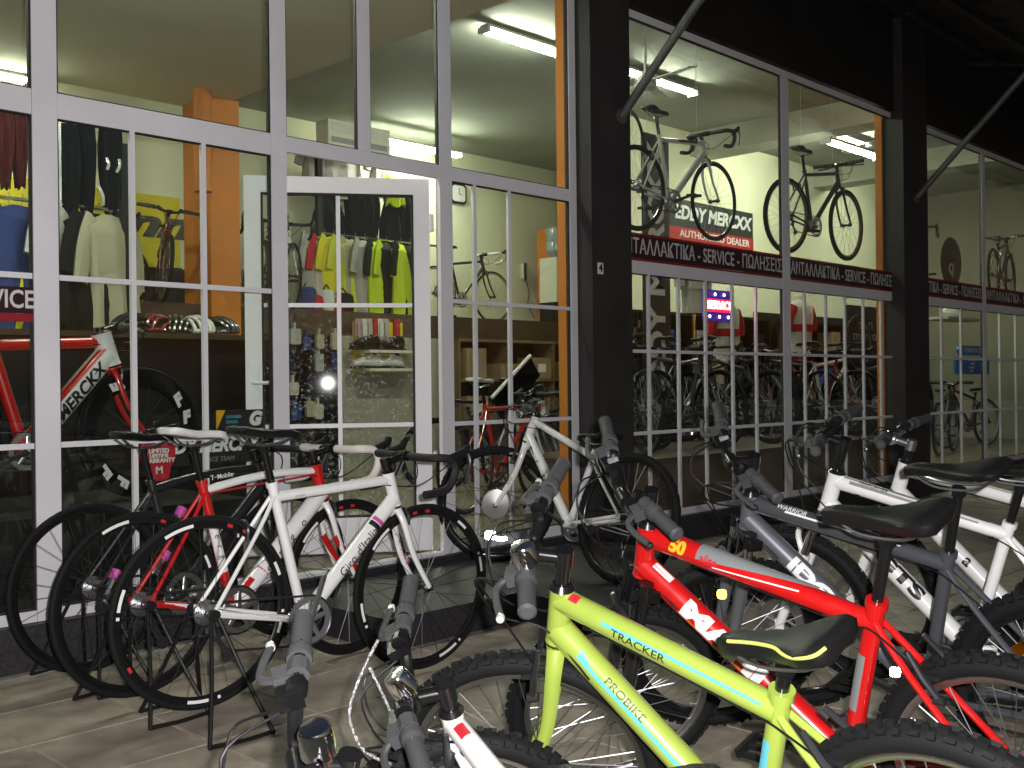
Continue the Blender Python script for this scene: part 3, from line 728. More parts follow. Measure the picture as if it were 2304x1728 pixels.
sg = part('sign_strip', M_sign, wl, (.73, 1.835, -.012, -.0095, 1.49, 1.60)); part('sign_edge', M_signred, wl, (.73, 1.835, -.0125, -.0095, 1.455, 1.489))
text('SERVICE', FACE(1.685, -.014, 1.545), .105, M_signtxt, sg, extrude=.0005, bold=.002, width=.31)
# door frame with fan light
df = window('door_frame', 'white door frame and top light around the open glass door', 3.02, 4.25, .185, 3.9, [], [], 0, None); df['category'] = 'door frame'
part('mullion', M_frame, df, (3.0205, 3.111, -.014, .015, .187, 4.2)); part('mullion', M_frame, df, (4.159, 4.254, -.014, .015, .187, 4.2))
part('transom', M_frame, df, (3.113, 4.157, -.012, .013, ZT0, ZT1))
xm = px_x(815, 200); part('mullion', M_frame, df, (xm - .04, xm + .045, -.012, .013, ZT1 + .001, 4.15))
part('threshold', M_frame, df, (3.113, 4.157, -.03, .05, .187, .205))
glazing(df, 3.113, xm - .04, ZT1, 4.15); glazing(df, xm + .045, 4.157, ZT1, 4.15)
# right window beside the column
wr = window('shop_window', 'white framed window between the open door and the dark column', 4.255, 5.374, .185, 3.9, [], [], 0)
part('jamb', M_frame, wr, (5.307, 5.374, -.014, .015, .187, 4.2))
part('transom', M_frame, wr, (4.256, 5.305, -.012, .013, ZT0, ZT1)); part('sill', M_frame, wr, (4.256, 5.305, -.012, .013, .187, ZB + .02))
glazing(wr, 4.256, 5.305, ZB + .02, ZT0); glazing(wr, 4.256, 5.305, ZT1, 4.15)
muntins(wr, 4.258, 5.303, ZB + .02, ZT0, [px_x(1071), px_x(1149)], [1.66, .94])
# right bays with the sign band
def bay(label, x0, x1, px, jl=.03, jr=.06):
    b_ = window('shop_window', label, x0, x1, .185, 3.8, [], [], 0)
    part('jamb', M_frame, b_, (x0, x0 + jl, -.014, .015, .187, 3.735)); part('jamb', M_frame, b_, (x1 - jr, x1, -.014, .015, .187, 3.735))
    part('head', M_frame, b_, (x0, x1, -.016, .014, 3.737, 3.79)); part('transom', M_frame, b_, (x0 + jl, x1 - jr, -.012, .013, 1.94, 2.03)); part('sill', M_frame, b_, (x0 + jl, x1 - jr, -.012, .013, .187, .24))
    a, c = x0 + jl, x1 - jr
    glazing(b_, a, c, .24, 1.94); glazing(b_, a, c, 2.03, 3.737)
    muntins(b_, a, c, .24, 1.94, [px_x(p) for p in px], [1.392, .81])
    sb = part('sign_band', M_sign, b_, (a, c, -.008, -.0045, 2.048, 2.21)); part('sign_edge', M_signred, b_, (a, c, -.0085, -.0045, 2.031, 2.047), (a, c, -.0085, -.0045, 2.211, 2.228))
    return b_, a, c, sb
SIGN = 'ΑΝΤΑΛΛΑΚΤΙΚΑ - SERVICE - ΠΩΛΗΣΕΙΣ'
def sign_text(sb, root, xc, wdt):
    text(SIGN, FACE(xc, -.0095, 2.128), .150, M_signtxt, sb, extrude=.0005, bold=.0015, width=wdt)
b1, a1, c1, s1 = bay('tall window with the hanging white road bicycle and red service sign', xr1 - .12, 8.09, [1461, 1528, 1589, 1649.5, 1702.6])
sign_text(s1, b1, (5.80 + c1) / 2, c1 - 5.80 - .02)
b2, a2, c2, s2 = bay('tall window with the black hanging bicycle above the sign band', 8.092, 10.33, [1812, 1859.5, 1902.5, 1944, 1983], .06, .07)
sign_text(s2, b2, (a2 + c2) / 2, c2 - a2 - .04)
b3, a3, c3, s3 = bay('dim window just right of the far column, reflected blue arrow sign built behind it', xr2 - .35, 12.52, [2119, 2163], .03, .05)
sign_text(s3, b3, (a3 + c3) / 2, c3 - a3 - .04)
b4, a4, c4, s4 = bay('dim window at the right edge of the picture', 12.522, 15.2, [2250, 2286], .05, .05)
sign_text(s4, b4, (a4 + c4) / 2, c4 - a4 - .04)
# ---- open door leaf
dn = ray(729, 856); dn = Vector((dn.x, dn.y, 0)).normalized(); dd = Vector((-dn.y, dn.x, 0))
hinge = Vector((4.150, .075, .212)); Md = frame_M(hinge, -dd, (0, 0, 1))  # local x runs from the free edge (negative) to the hinge (0); y up; z towards viewer
door = empty('glass_door', M=Md); tag(door, 'open glass door with white frame, camera flash mirrored in it', 'door')
DW, DH = 1.05, 2.155
fr_ = .092
def dbox(name, m, x0, x1, y0, y1, z0, z1): return MB().b(x0, x1, y0, y1, z0, z1).build(name, m, door, smooth=False)
dbox('stile', M_frame, -DW, -DW + fr_, 0, DH, -.03, .03); dbox('stile', M_frame, -fr_, 0, 0, DH, -.03, .03)
dbox('rail', M_frame, -DW + fr_, -fr_, DH - fr_, DH, -.029, .029); dbox('rail', M_frame, -DW + fr_, -fr_, 0, .20, -.029, .029)
mb = MB(); gx0, gx1, gy0, gy1 = -DW + fr_, -fr_, .20, DH - fr_
for b_ in ((gx0, gx0 + .012, gy0, gy1), (gx1 - .012, gx1, gy0, gy1), (gx0 + .012, gx1 - .012, gy0, gy0 + .012), (gx0 + .012, gx1 - .012, gy1 - .012, gy1)): mb.b(*b_, -.016, .016)
mb.build('gasket', M_gasket, door, smooth=False)
dbox('pane', M_dglass, gx0 + .004, gx1 - .004, gy0 + .004, gy1 - .004, -.003, .003)
def dloc(px, py):
    d = ray(px, py); t_ = (hinge - CAM).dot(dn) / d.dot(dn); return Md.inverted() @ (CAM + d * t_)
mx_ = dloc(764, 800).x
dbox('muntin', M_frame, mx_ - .012, mx_ + .012, gy0, gy1, -.010, .010)
for py in (687, 957): y_ = dloc(800, py).y; dbox('muntin', M_frame, gx0, gx1, y_ - .012, y_ + .012, -.0085, .0085)
for y_ in (.25, 1.9): MB().tube([(.012, y_ - .05, .034), (.012, y_ + .05, .034)], .012, 10).build('hinge', M_frame, door)
hd = MB().tube(smoothpath([(-DW + .05, .98, .03), (-DW + .05, .98, .075), (-DW + .14, .98, .078), (-DW + .16, .98, .075)], 3), .010, 8).b(-DW + .03, -DW + .07, .88, 1.10, .030, .036).build('handle', M_frame, door)

# ================================================================== INSIDE THE SHOP
tag(MB().b(-3, 18, .092, 6.2, .0, .20).build('shop_floor', M_ifloor), kind='structure')
YB = 5.75; ZL = 1.96
tag(MB().b(-3, 12.6, YB, YB + .15, .2, 4.5).build('back_wall', M_wall), kind='structure')
tag(MB().b(12.45, 12.6, 3.16, YB, .2, 4.5).build('return_wall', M_wall), kind='structure')
YR = 3.0
tag(MB().b(9.45, 18, YR, YR + .15, .2, 4.5).build('back_wall_right', M_wall), kind='structure')
tag(MB().b(-3, -2.85, .1, 6, .2, 4.5).build('side_wall', M_wall), kind='structure')
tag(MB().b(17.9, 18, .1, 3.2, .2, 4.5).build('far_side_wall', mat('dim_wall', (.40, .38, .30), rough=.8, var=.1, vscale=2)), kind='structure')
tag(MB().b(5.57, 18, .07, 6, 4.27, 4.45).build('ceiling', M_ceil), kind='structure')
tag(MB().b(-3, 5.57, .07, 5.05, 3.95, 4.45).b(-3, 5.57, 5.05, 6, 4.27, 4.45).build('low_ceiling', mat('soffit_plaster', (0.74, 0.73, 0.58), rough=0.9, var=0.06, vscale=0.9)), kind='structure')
# ceiling beams run away from the window
pb = atY(1988, 270, .5)
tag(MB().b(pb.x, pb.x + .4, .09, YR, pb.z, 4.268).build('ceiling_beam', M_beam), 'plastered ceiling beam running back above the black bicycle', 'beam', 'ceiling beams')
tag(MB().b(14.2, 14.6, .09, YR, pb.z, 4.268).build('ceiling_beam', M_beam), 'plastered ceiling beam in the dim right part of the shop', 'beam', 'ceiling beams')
# dark ledge on which bicycles and clothes stand
lg = empty('display_ledge', (3.5, 4.6, 1.7)); tag(lg, 'long brown wooden ledge along the back wall with bicycles on it', 'ledge')
part('shelf_board', M_wood, lg, (-2.8, 12.4, 4.62, YB - .002, ZL - .05, ZL)); part('fascia_board', M_wood, lg, (-2.8, 12.4, 4.58, 4.618, ZL - .26, ZL + .005))
part('under_board', M_dark, lg, (-2.8, 12.4, 4.62, YB - .002, ZL - .30, ZL - .262))
part('dark_panelling', M_dark, lg, (-2.8, 5.3, 4.63, 4.66, .2, ZL - .302))
for x in (7.4, 8.9, 10.5): part('support', M_dark, lg, (x - .05, x + .05, 4.62, 4.75, .2, ZL - .302))

# pillars
def pillar(px0, px1, px2, Y, label, ztop=3.94):
    x1 = atY(px1, 600, Y).x; x2 = atY(px2, 600, Y).x; yb = atX(px0, 600, x1).y
    return tag(MB().b(x1, x2, Y, min(yb, YB - .003), .2, ztop).build('pillar', M_org), label, 'pillar', 'orange pillars')
pillar(415, 475, 541, 4.50, 'thick orange pillar left of the open door', 3.945)
xp = atY(455, 200, 4.40)
tag(MB().tube([(xp.x, 4.40, 3.0), (xp.x, 4.40, 3.948)], .085, 16).build('drain_pipe', M_org), 'orange drain pipe rising from the left pillar to the ceiling', 'pipe')
pillar(1209, 1238, 1330, 5.2, 'orange pillar behind the water cooler, far right of the door', 3.3)

# fluorescent lights: fixture and lit tube
def tube_light(xc, y, z, L, label, n=2):
    o = empty('fluorescent_light', (xc, y, z)); tag(o, label, 'ceiling light', 'fluorescent ceiling lights')
    MB().b(-L / 2, L / 2, -.05, .05, .035, .06).build('fixture', M_fix, o)
    for yy in ((-.03, .03) if n == 2 else (0,)): MB().tube([(-L / 2 + .02, yy, .012), (L / 2 - .02, yy, .012)], .021, 10).build('lit_tube', M_tubeon, o)
    for s in (-1, 1): MB().b(s * L / 2 - .02, s * L / 2 + .02, -.06, .06, -.012, .036).build('end_cap', M_fix, o)
    return o
def tl_px(x0, y0, x1, y1, z, label, n=2):
    a = atZ(x0, y0, z); b_ = atZ(x1, y1, z); y = (a.y + b_.y) / 2
    a = atY(x0, y0, y); b_ = atY(x1, y1, y)
    return tube_light((a.x + b_.x) / 2, y, z, abs(b_.x - a.x), label, n)
tl_px(1090, 75, 1262, 122, 4.17, 'bright fluorescent light in the top light between door and dark column')
tl_px(862, 322, 1034, 350, 4.02, 'fluorescent light seen above the open door, beside the air conditioner')
tl_px(1400, 165, 1560, 212, 4.17, 'fluorescent light behind the ceiling fan, above the hanging white bicycle', 1)
tl_px(1858, 322, 1976, 358, 3.72, 'fluorescent light above the black hanging bicycle', 1)
tl_px(-70, 163, 60, 185, 3.88, 'fluorescent light cut by the left edge of the picture')
for i, (x, y, z) in enumerate(((3.4, .75, 3.88), (1.0, .8, 3.88), (12.2, 1.6, 4.17), (14.8, 1.6, 4.17))):  # further tubes, added to light the interior evenly
    tube_light(x, y, z, 1.3, ['added fluorescent light on the low ceiling behind the door top', 'added fluorescent light near the glass on the low ceiling at the left', 'added fluorescent light over the dim bay at the right', 'added fluorescent light over the far right bay'][i])

# ceiling fans
def fan(xc, y, z0, label, ang):
    o = empty('ceiling_fan', (xc, y, z0)); tag(o, label, 'ceiling fan', 'ceiling fans')
    MB().tube([(0, 0, 0), (0, 0, 4.27 - z0)], .014, 8).build('rod', M_fix, o)
    MB().lathe([(.02, -.07), (.09, -.06), (.11, -.02), (.10, .04), (.04, .07), (.03, .10)], 20, 0, 'Z').build('motor', M_fix, o)
    for k in range(3):
        a = R(ang + 120 * k); M = RZ(a)
        MB().box((.36, 0, .0), (.50, .13, .008)).box((.12, 0, 0), (.10, .04, .012)).build('blade', M_fix, o, M @ RX(R(12)))
p = atY(1452, 186, 1.35); fan(p.x, 1.35, p.z, 'white ceiling fan in front of the light above the white bicycle', 20)
p = atY(1968, 320, 1.25); fan(p.x, 1.25, p.z, 'white ceiling fan beside the light at the black bicycle window', 60)

# air conditioner, clock, telephone, water cooler on / over the ledge
p = atY(797, 313, 4.75)
ac = empty('air_conditioner', p); tag(ac, 'cream air conditioner high on the back wall above the door', 'air conditioner')
MB().b(-.42, .42, -.10, .12, -.14, .14).build('housing', M_cream, ac, smooth=False); MB().b(-.38, .38, -.104, -.101, -.10, -.04).build('vent', M_gdec, ac, smooth=False)
for k in range(4): MB().b(-.38, .38, -.112, -.102, .02 + .025 * k, .03 + .025 * k).build('slat', M_fix, ac, smooth=False)
p = atY(1030, 436, YB - .02); ck = empty('wall_clock', p); tag(ck, 'square wall clock with dark rim beside the open door', 'clock')
def rrect(wd, ht_, r_, n=5):
    out = []
    for cx, cz, a0 in ((wd / 2 - r_, ht_ / 2 - r_, 0), (-wd / 2 + r_, ht_ / 2 - r_, 90), (-wd / 2 + r_, -ht_ / 2 + r_, 180), (wd / 2 - r_, -ht_ / 2 + r_, 270)):
        for k in range(n): a = R(a0 + 90 * k / (n - 1)); out.append((cx + r_ * math.cos(a), cz + r_ * math.sin(a)))
    return out
MB().prism(rrect(.28, .26, .05), -.02, .018).build('rim', M_blkm, ck); MB().prism(rrect(.23, .21, .04), -.026, -.0205).build('dial', M_wdec, ck); MB().b(-.004, .004, -.030, -.027, -.01, .07).b(-.004, .05, -.030, -.027, -.014, -.006).build('hands', M_bdec, ck)
p = atY(1180, 612, YB - .03); ph = empty('telephone', p); tag(ph, 'cream wall telephone with a long dangling cord', 'telephone')
MB().prism(rrect(.10, .22, .03), -.03, .028).build('body', M_cream, ph); MB().tube(smoothpath([(-.03, -.05, .12), (-.045, -.06, 0), (-.03, -.05, -.12)], 4), .018, 8).build('handset', M_blkm, ph)
MB().tube(smoothpath([(.0, -.03, -.12), (.05, -.04, -.3), (.02, -.04, -.45), (.12, -.05, -.62), (.15, -.05, -.64)], 5), .006, 6).build('cord', M_blkm, ph)
p = atY(1252, 640, 5.0); wc = empty('water_cooler', (p.x, 5.0, ZL)); tag(wc, 'cream water cooler with a clear bottle on the brown ledge', 'water cooler')
MB().b(-.17, .17, -.16, .16, .0, .30).build('base', M_blkm, wc, smooth=False); MB().b(-.16, .17, -.15, .16, .302, .90).build('cabinet', M_cream, wc, smooth=False)
MB().lathe([(.05, .90), (.09, .94), (.135, 1.0), (.135, 1.10), (.128, 1.12), (.135, 1.14), (.135, 1.28), (.12, 1.32), (.02, 1.33)], 20, 0, 'Z').build('bottle', mat('bottle_plastic', (.30, .36, .36), rough=.15), wc)
text('NO CASH', frame_M((-.01, -.152, .62), (1, 0, 0), (0, 0, 1)), .04, M_gdec, wc, extrude=.0005)
MB().b(-.07, .10, -.1525, -.151, .48, .56).build('notice', M_wdec, wc, smooth=False)

# yellow poster on the left back wall
a = atY(-160, 430, YB - .01); b_ = atY(404, 440, YB - .01)
po = MB().b(a.x, b_.x, YB - .014, YB - .004, ZL + .02, 3.17).build('poster', M_pyel, smooth=False); tag(po, 'long yellow poster with big black letters behind the clothes rack', 'poster')
text('ann', FACE(atY(318, 502, YB).x, YB - .018, atY(318, 502, YB).z), .40, M_bdec, po, shear=.35, bold=.018, width=1.05)
MB().prism([(0, 0), (.75, 0), (.95, -.5), (.3, -.75), (.05, -.4)], YB - .017, YB - .0145, c=(atY(310, 600, YB).x, 0, 2.42)).build('printed_shape', M_bdec, po, smooth=False)

ORD = ['first', 'second', 'third', 'fourth', 'fifth', 'sixth', 'seventh', 'eighth', 'ninth', 'tenth']
# ---- garments
def garment(kind, m, o, M=None, w_=.5, h_=.7, d_=.12, trim=None, name=None):
    """a hung piece of clothing, lofted with some depth; local x across, z down from 0"""
    mb = MB(); rows = []
    if kind == 'jersey':
        prof = [(0, .16, .03), (.04, .34, .06), (.10, .50, .09), (.2, .47, .10), (.5, .44, .11), (.8, .45, .12), (1.0, .47, .11)]
    elif kind == 'tights':
        prof = [(0, .30, .05), (.08, .34, .08), (.3, .36, .09), (.55, .31, .08), (.8, .24, .07), (1.0, .18, .05)]
    elif kind == 'bib':
        prof = [(0, .14, .03), (.2, .20, .05), (.38, .30, .08), (.55, .36, .09), (.75, .37, .09), (1.0, .38, .09)]
    else:
        prof = [(0, .2, .05), (.5, .22, .06), (1, .2, .05)]
    ph = random.uniform(0, 6); NK = 28
    fine = []
    for (f0, w0, d0), (f1, w1_, d1) in zip(prof, prof[1:]):
        for k in range(3): t_ = k / 3; fine.append((f0 + (f1 - f0) * t_, w0 + (w1_ - w0) * t_, d0 + (d1 - d0) * t_))
    fine.append(prof[-1])
    for f_, ww, de in fine:
        q = []
        for k in range(NK):
            a_ = 2 * math.pi * k / NK; fold = (.10 + .30 * f_) * math.sin(7 * a_ + ph + 1.3 * math.sin(3 * f_ + ph)) + .10 * math.sin(3 * a_ + 5 * f_ + ph)
            q.append(Vector((ww * w_ * math.cos(a_) * (1 + .04 * math.sin(8 * f_ + ph) + .10 * fold), de * d_ / .12 * math.sin(a_) * (1 + fold), -f_ * h_ + (.025 * math.sin(4 * a_ + ph) if f_ > .95 else 0))))
        rows.append(q)
    mb.loft(rows)
    if kind == 'jersey':
        for s in (-1, 1):
            mb.tube(smoothpath([(s * .36 * w_, 0, -.06 * h_), (s * .52 * w_, 0, -.20 * h_), (s * .58 * w_, .01, -.42 * h_)], 3), [.075 * w_ * 2, .07 * w_ * 2, .065 * w_ * 2, .06 * w_ * 2, .058 * w_ * 2, .056 * w_ * 2, .055 * w_ * 2], 8, 1, .035)
    return mb.build(name or 'garment', [m, trim or m], o, M)
def hung(kind, x, y, z, rz, m, label, trim=None, w_=.5, h_=.7, group=None, cat=None, hanger=True, stripe=None):
    nm = {'jersey': 'jersey', 'tights': 'tights', 'bib': 'bib_shorts'}[kind]
    o = empty(nm, M=T(x, y, z) @ RZ(rz)); tag(o, label, cat or nm.replace('_', ' '), group)
    garment(kind, m, o, None, w_, h_, .12, trim, 'fabric')
    if hanger:
        MB().tube(smoothpath([(0, 0, .0), (0, 0, .05), (.015, 0, .075), (-.005, 0, .09)], 3), .003, 6).build('hanger_hook', M_steel, o)
    if stripe is not None:
        MB().b(-.05 * w_, .05 * w_, -.125, -.10, -.85 * h_, -.1 * h_).build('stripe', stripe, o)
    return o
def rack(name, x0, x1, y, zr, zb, label, posts=True, over=.9):
    o = empty(name, (x0, y, zb)); tag(o, label, 'clothes rack')
    MB().tube([(0, 0, zr - zb), (x1 - x0, 0, zr - zb)], .014, 10).build('rail', M_chrome, o)
    for k in ((0, x1 - x0) if posts else ()): MB().b(k - .03, k + .03, -.03, .03, 0, zr - zb + over).build('post', M_blkm, o, smooth=False); MB().b(k - .03, k + .03, -.25, .25, -.0, .04).build('foot', M_blkm, o, smooth=False)
    return o
# rack above the ledge, seen through the door: rail and two rows of garments
yr = 5.0
a = atY(718, 518, yr); b_ = atY(955, 556, yr); zr = (a.z + b_.z) / 2
rack('clothes_rack', a.x, b_.x + .25, yr, zr, ZL, 'black clothes rack with jerseys on the ledge, seen through the door')
seq = [(700, 'grey', 'pale grey jersey at the left end of the rack, behind its black post', None), (728, 'tan', 'pale pinkish jersey hanging next to the black rack post', 'red'), (748, 'yellow', 'yellow jersey peeking out behind the pale pink one', None), (775, 'lime2', 'bright yellow green jersey in the middle of the rack', None),
       (800, 'olive', 'dull olive long jersey right of the yellow green one', None), (822, 'grey', 'long light grey jacket in the middle of the rack', None), (848, 'neon', 'black jersey with neon shoulders right of the grey jacket', 'black'), (872, 'black', 'black jacket with neon sleeve on the right part of the rack', 'neon'), (900, 'neon', 'neon and black jacket with a white badge near the rack end', 'black'), (925, 'black', 'black and neon jersey at the right end of the rack', 'neon')]
for i, (px, c_, lab, tr) in enumerate(seq):
    p = atY(px, 540, yr)
    hung('jersey', p.x, yr + random.uniform(-.02, .02), zr - .04, R(30 + random.uniform(-10, 10)), CL[c_], lab, CL[tr] if tr else None, .70, random.uniform(.86, 1.02), 'jerseys on the rack behind the door', stripe=CL[tr] if tr and i % 2 else None)
for px, py, c_, k_, lab, ww, hh in ((740, 435, 'black', 'bib', 'black shorts hanging above the rack, left end', .8, .62), (800, 420, 'black', 'tights', 'black tights with white waistband above the middle of the rack', .62, .80), (828, 430, 'black', 'tights', 'second pair of black tights above the middle of the rack', .62, .75), (885, 425, 'black', 'bib', 'black bib tights with neon straps above the right of the rack', .72, .85), (912, 430, 'black', 'tights', 'black tights at the right end above the rack', .6, .80)):
    p = atY(px, py, yr + .3); hung(k_, p.x, yr + .30, p.z + .08, R(20), CL[c_], lab, None, ww, hh, 'garments hung above the rack', stripe=None, hanger=False)
for px, py, c_, lab in ((720, 380, 'grey', 'pale grey jersey under the door transom, left one'), (765, 390, 'white', 'white jersey under the door transom, middle one'), (868, 395, 'white', 'white and black jersey under the door transom, right one')):
    p = atY(px, py - 45, yr + .32); hung('jersey', p.x, yr + .34, p.z, R(10), CL[c_], lab, None, .55, .52, 'pale jerseys high on the back wall', hanger=False)
p = atY(888, 430, yr + .18); tag(garment('jersey', CL['neon'], None, T(p.x, yr + .16, p.z + .16), .3, .34, .05, None, 'neon_vest'), 'bright neon vest above the right end of the rack', 'vest')
# shoes and bags standing under the rack
def shoe(M, m, m2, label, group=None):
    o = empty('shoe', M=M); tag(o, label, 'shoe', group)
    secs = []
    for f_, wd, h_ in ((0, .05, .045), (.06, .075, .055), (.16, .085, .065), (.32, .078, .085), (.5, .07, .10), (.62, .068, .115), (.8, .066, .12), (.95, .06, .115), (1, .045, .09)):
        x = (f_ - .5) * .29; q = []
        for k in range(10):
            a_ = 2 * math.pi * k / 10; c_, s_ = math.cos(a_), math.sin(a_); q.append(Vector((x, wd / 2 * c_, .012 + h_ * (.5 + .5 * s_))))
        secs.append(q)
    MB().loft(secs).build('upper', m, o); MB().b(-.145, .145, -.036, .036, 0, .018).build('sole', M_blkm, o)
    for k in range(3): MB().box((-.05 + .035 * k, 0, .075 + .018 * k), (.016, .07, .02), 0, Matrix.Rotation(R(-28), 3, 'Y')).build('strap', m2, o)
    MB().lathe([(.026, .132), (.030, .120), (.024, .10)], 12, 0, 'Z', (.075, 0, 0)).build('opening', M_blkm, o)
    return o
# shoe wall under the ledge: grey partition with yellow display panel and shelves
yp = 4.50
xa = atY(770, 800, yp).x; xb = atY(955, 800, yp).x
tag(MB().b(xa, xb + .5, yp, yp + .06, .2, 1.70).build('partition', M_greyp, smooth=False), 'grey beige partition panel below the ledge, behind the open door', 'panel')
x0 = atY(793, 760, yp).x; x1 = atY(902, 760, yp).x; zt = atY(800, 722, yp - .02).z; zb_ = atY(800, 838, yp - .02).z
sp_ = empty('shoe_display', ((x0 + x1) / 2, yp - .03, zb_)); tag(sp_, 'yellow display panel with two shoe shelves seen through the door', 'display')
wd = x1 - x0
MB().b(-wd / 2, wd / 2, 0, .028, 0, zt - zb_).build('back_panel', M_pyel, sp_, smooth=False)
zs1 = atY(850, 788, yp - .15).z - zb_; zs2 = atY(850, 829, yp - .15).z - zb_
for z in (zs1, zs2): MB().b(-wd / 2 + .03, wd / 2 + .1, -.22, -.001, z - .03, z).build('shelf', M_cream, sp_, smooth=False)
cxs = (x0 + x1) / 2
for i, (px, z, m, m2, lab) in enumerate(((822, zs1, CL['black'], M_gdec, 'black cycling shoe at the left of the upper shelf'), (880, zs1, CL['black'], M_gdec, 'black cycling shoe at the right of the upper shelf'), (826, zs2, CL['white'], M_wdec, 'white cycling shoe at the left of the lower shelf'), (877, zs2, CL['white'], M_wdec, 'white cycling shoe at the right of the lower shelf'))):
    p = atY(px, 800, yp - .14); shoe(T(p.x, yp - .14, zb_ + z + .001) @ RZ(R(-3 + 6 * (i % 2))) @ Matrix.Scale(1.25, 4), m, m2, lab, 'shoes on the display')
for i, px in enumerate((806, 818, 831, 843, 856, 868, 893)):
    p = atY(px, 740, yp - .05); c_ = ['pink', 'white', 'tan', 'red', 'white', 'tan', 'red'][i]
    mm = mat('pack_pink', (.45, .25, .30), rough=.5) if c_ == 'pink' else CL[c_]
    tag(MB().prism(rrect(.085, .22, .02), -.012, .012, c=(p.x, yp - .045, p.z)).prism(rrect(.05, .16, .02), -.03, -.0125, c=(p.x, yp - .045, p.z - .01)).build('glove_pack', mm), ['pink glove pack, leftmost of the row above the shoes', 'white glove pack second from the left above the shoes', 'tan glove pack third from the left above the shoes', 'red glove pack in the middle of the row above the shoes', 'white glove pack right of the middle above the shoes', 'tan glove pack second from the right above the shoes', 'red pack at the right end of the row above the shoes'][i], 'glove pack', 'packs hung above the shoes')
# small goods on a dark wall left of the partition
dw = MB().b(atY(590, 850, yp + .1).x, xa - .002, yp + .02, yp + .08, .2, 1.69).build('accessory_wall', M_dark, smooth=False); tag(dw, 'dark accessory wall behind the flash glare in the door', 'wall panel')
for r_ in range(4):
    for i in range(4):
        p = atY(664 + 29 * i + random.uniform(-6, 6), 765 + 52 * r_ + random.uniform(-8, 8), yp - .02); c_ = ['grey', 'black', 'blue', 'black', 'olive', 'black', 'tan'][(r_ * 3 + i * 2) % 7]
        tag(MB().prism(rrect(random.uniform(.09, .13), random.uniform(.13, .20), .02), -.02, .02, c=(p.x, yp - .02, p.z)).b(p.x - .012, p.x + .012, yp - .022, yp + .02, p.z + .06, p.z + .14).build('blister_pack', CL[c_]), c_ + ' accessory pack, ' + ['top', 'second', 'third', 'bottom'][r_] + ' row, ' + ORD[i] + ' from the left, behind the door glass', 'pack', 'accessory packs behind the door')
# bags and boxes on the ledge left of the rack post
for i, (px, c_, sx, sz) in enumerate(((692, 'blue', .22, .26), (706, 'red', .26, .18), (735, 'white', .22, .24), (752, 'red', .26, .17), (770, 'black', .30, .22))):
    p = atY(px, 700, 4.8)
    o = empty('bag', (p.x, 4.8, ZL)); tag(o, ['blue bag at the foot of the rack post on the ledge', 'red bag beside the blue one on the ledge', 'white box under the pale pink jersey on the ledge', 'red shoe bag under the yellow jersey on the ledge', 'black bag under the yellow green jersey on the ledge'][i], 'bag', 'bags under the clothes rack')
    MB().loft([[Vector((sx / 2 * k * math.cos(a_ * math.pi / 6), .09 * k * math.sin(a_ * math.pi / 6), z)) for a_ in range(12)] for z, k in ((.001, .92), (sz * .5, 1), (sz * .9, .9), (sz, .6))]).build('body', CL[c_], o)
    MB().tube(smoothpath([(-sx * .25, 0, sz * .9), (0, 0, sz * 1.25), (sx * .25, 0, sz * .9)], 4), .008, 6).build('handle', M_blkm, o)

# ---- left window: display platform, signs, racing bicycle, clothes
pf_l = empty('display_platform', (1.6, .5, .2)); tag(pf_l, 'dark display platform behind the left window', 'platform')
part('top', M_dark, pf_l, (-.6, 3.0, .20, 1.25, .56, .60)); part('front', M_dark, pf_l, (-.58, 2.98, .22, .26, .2, .558)); part('side', M_dark, pf_l, (2.94, 2.98, .262, 1.24, .2, .558))
def plate(name, label, px0, px1, py0, py1, Y, m, cat='sign', d=.02):
    a = atY(px0, (py0 + py1) / 2, Y); b_ = atY(px1, (py0 + py1) / 2, Y); c = (a + b_) / 2; s = FPX / ((c - CAM).dot(FW))
    h = (py1 - py0) / s
    o = empty(name, c); tag(o, label, cat)
    MB().b(-(b_.x - a.x) / 2, (b_.x - a.x) / 2, 0, d, -h / 2, h / 2).build('board', m, o, smooth=False)
    return o, b_.x - a.x, h
o, wd, h = plate('dealer_sign', 'long black sign with white italic lettering low behind the left window', 330, 590, 978, 1045, .17, M_banner)
text('EDDY MERCKX', FACE(.0, -.004, h * .12), h * .62, M_wdec, o, shear=.25, bold=.004, width=wd * .94)
text('RACE TEAM', FACE(wd * .1, -.004, -h * .34), h * .22, M_gdec, o, shear=.25)
o, wd, h = plate('dealer_sign', 'small black sign with yellow corner and white letter G behind the left window', 486, 592, 922, 965, .20, M_banner)
text('G', FACE(wd * .30, -.004, 0), h * .95, M_wdec, o, shear=.25, bold=.006); text('AUTHORISED', FACE(-wd * .14, -.004, h * .14), h * .22, M_cyan, o, width=wd * .32); text('DEALER', FACE(-wd * .18, -.004, -h * .12), h * .22, M_cyan, o, width=wd * .24)
MB().prism([(-wd / 2, h / 2), (-wd / 2 + .05, h / 2), (-wd / 2, -h / 2)], -.006, -.002).build('corner', M_yel, o, smooth=False)
p = atY(357, 1040, .16); s = FPX / ((p - CAM).dot(FW)); bw = 82 / s; bh = 84 / s
bd = empty('warranty_badge', p); tag(bd, 'red badge shaped warranty sign behind the left window', 'sign')
MB().prism([(-.42 * bw, .5 * bh), (.42 * bw, .5 * bh), (.5 * bw, .35 * bh), (.5 * bw, .1 * bh), (.36 * bw, -.15 * bh), (.3 * bw, -.45 * bh), (.15 * bw, -.5 * bh), (-.15 * bw, -.5 * bh), (-.3 * bw, -.45 * bh), (-.36 * bw, -.15 * bh), (-.5 * bw, .1 * bh), (-.5 * bw, .35 * bh)], 0, .02).build('board', M_redd, bd, smooth=False)
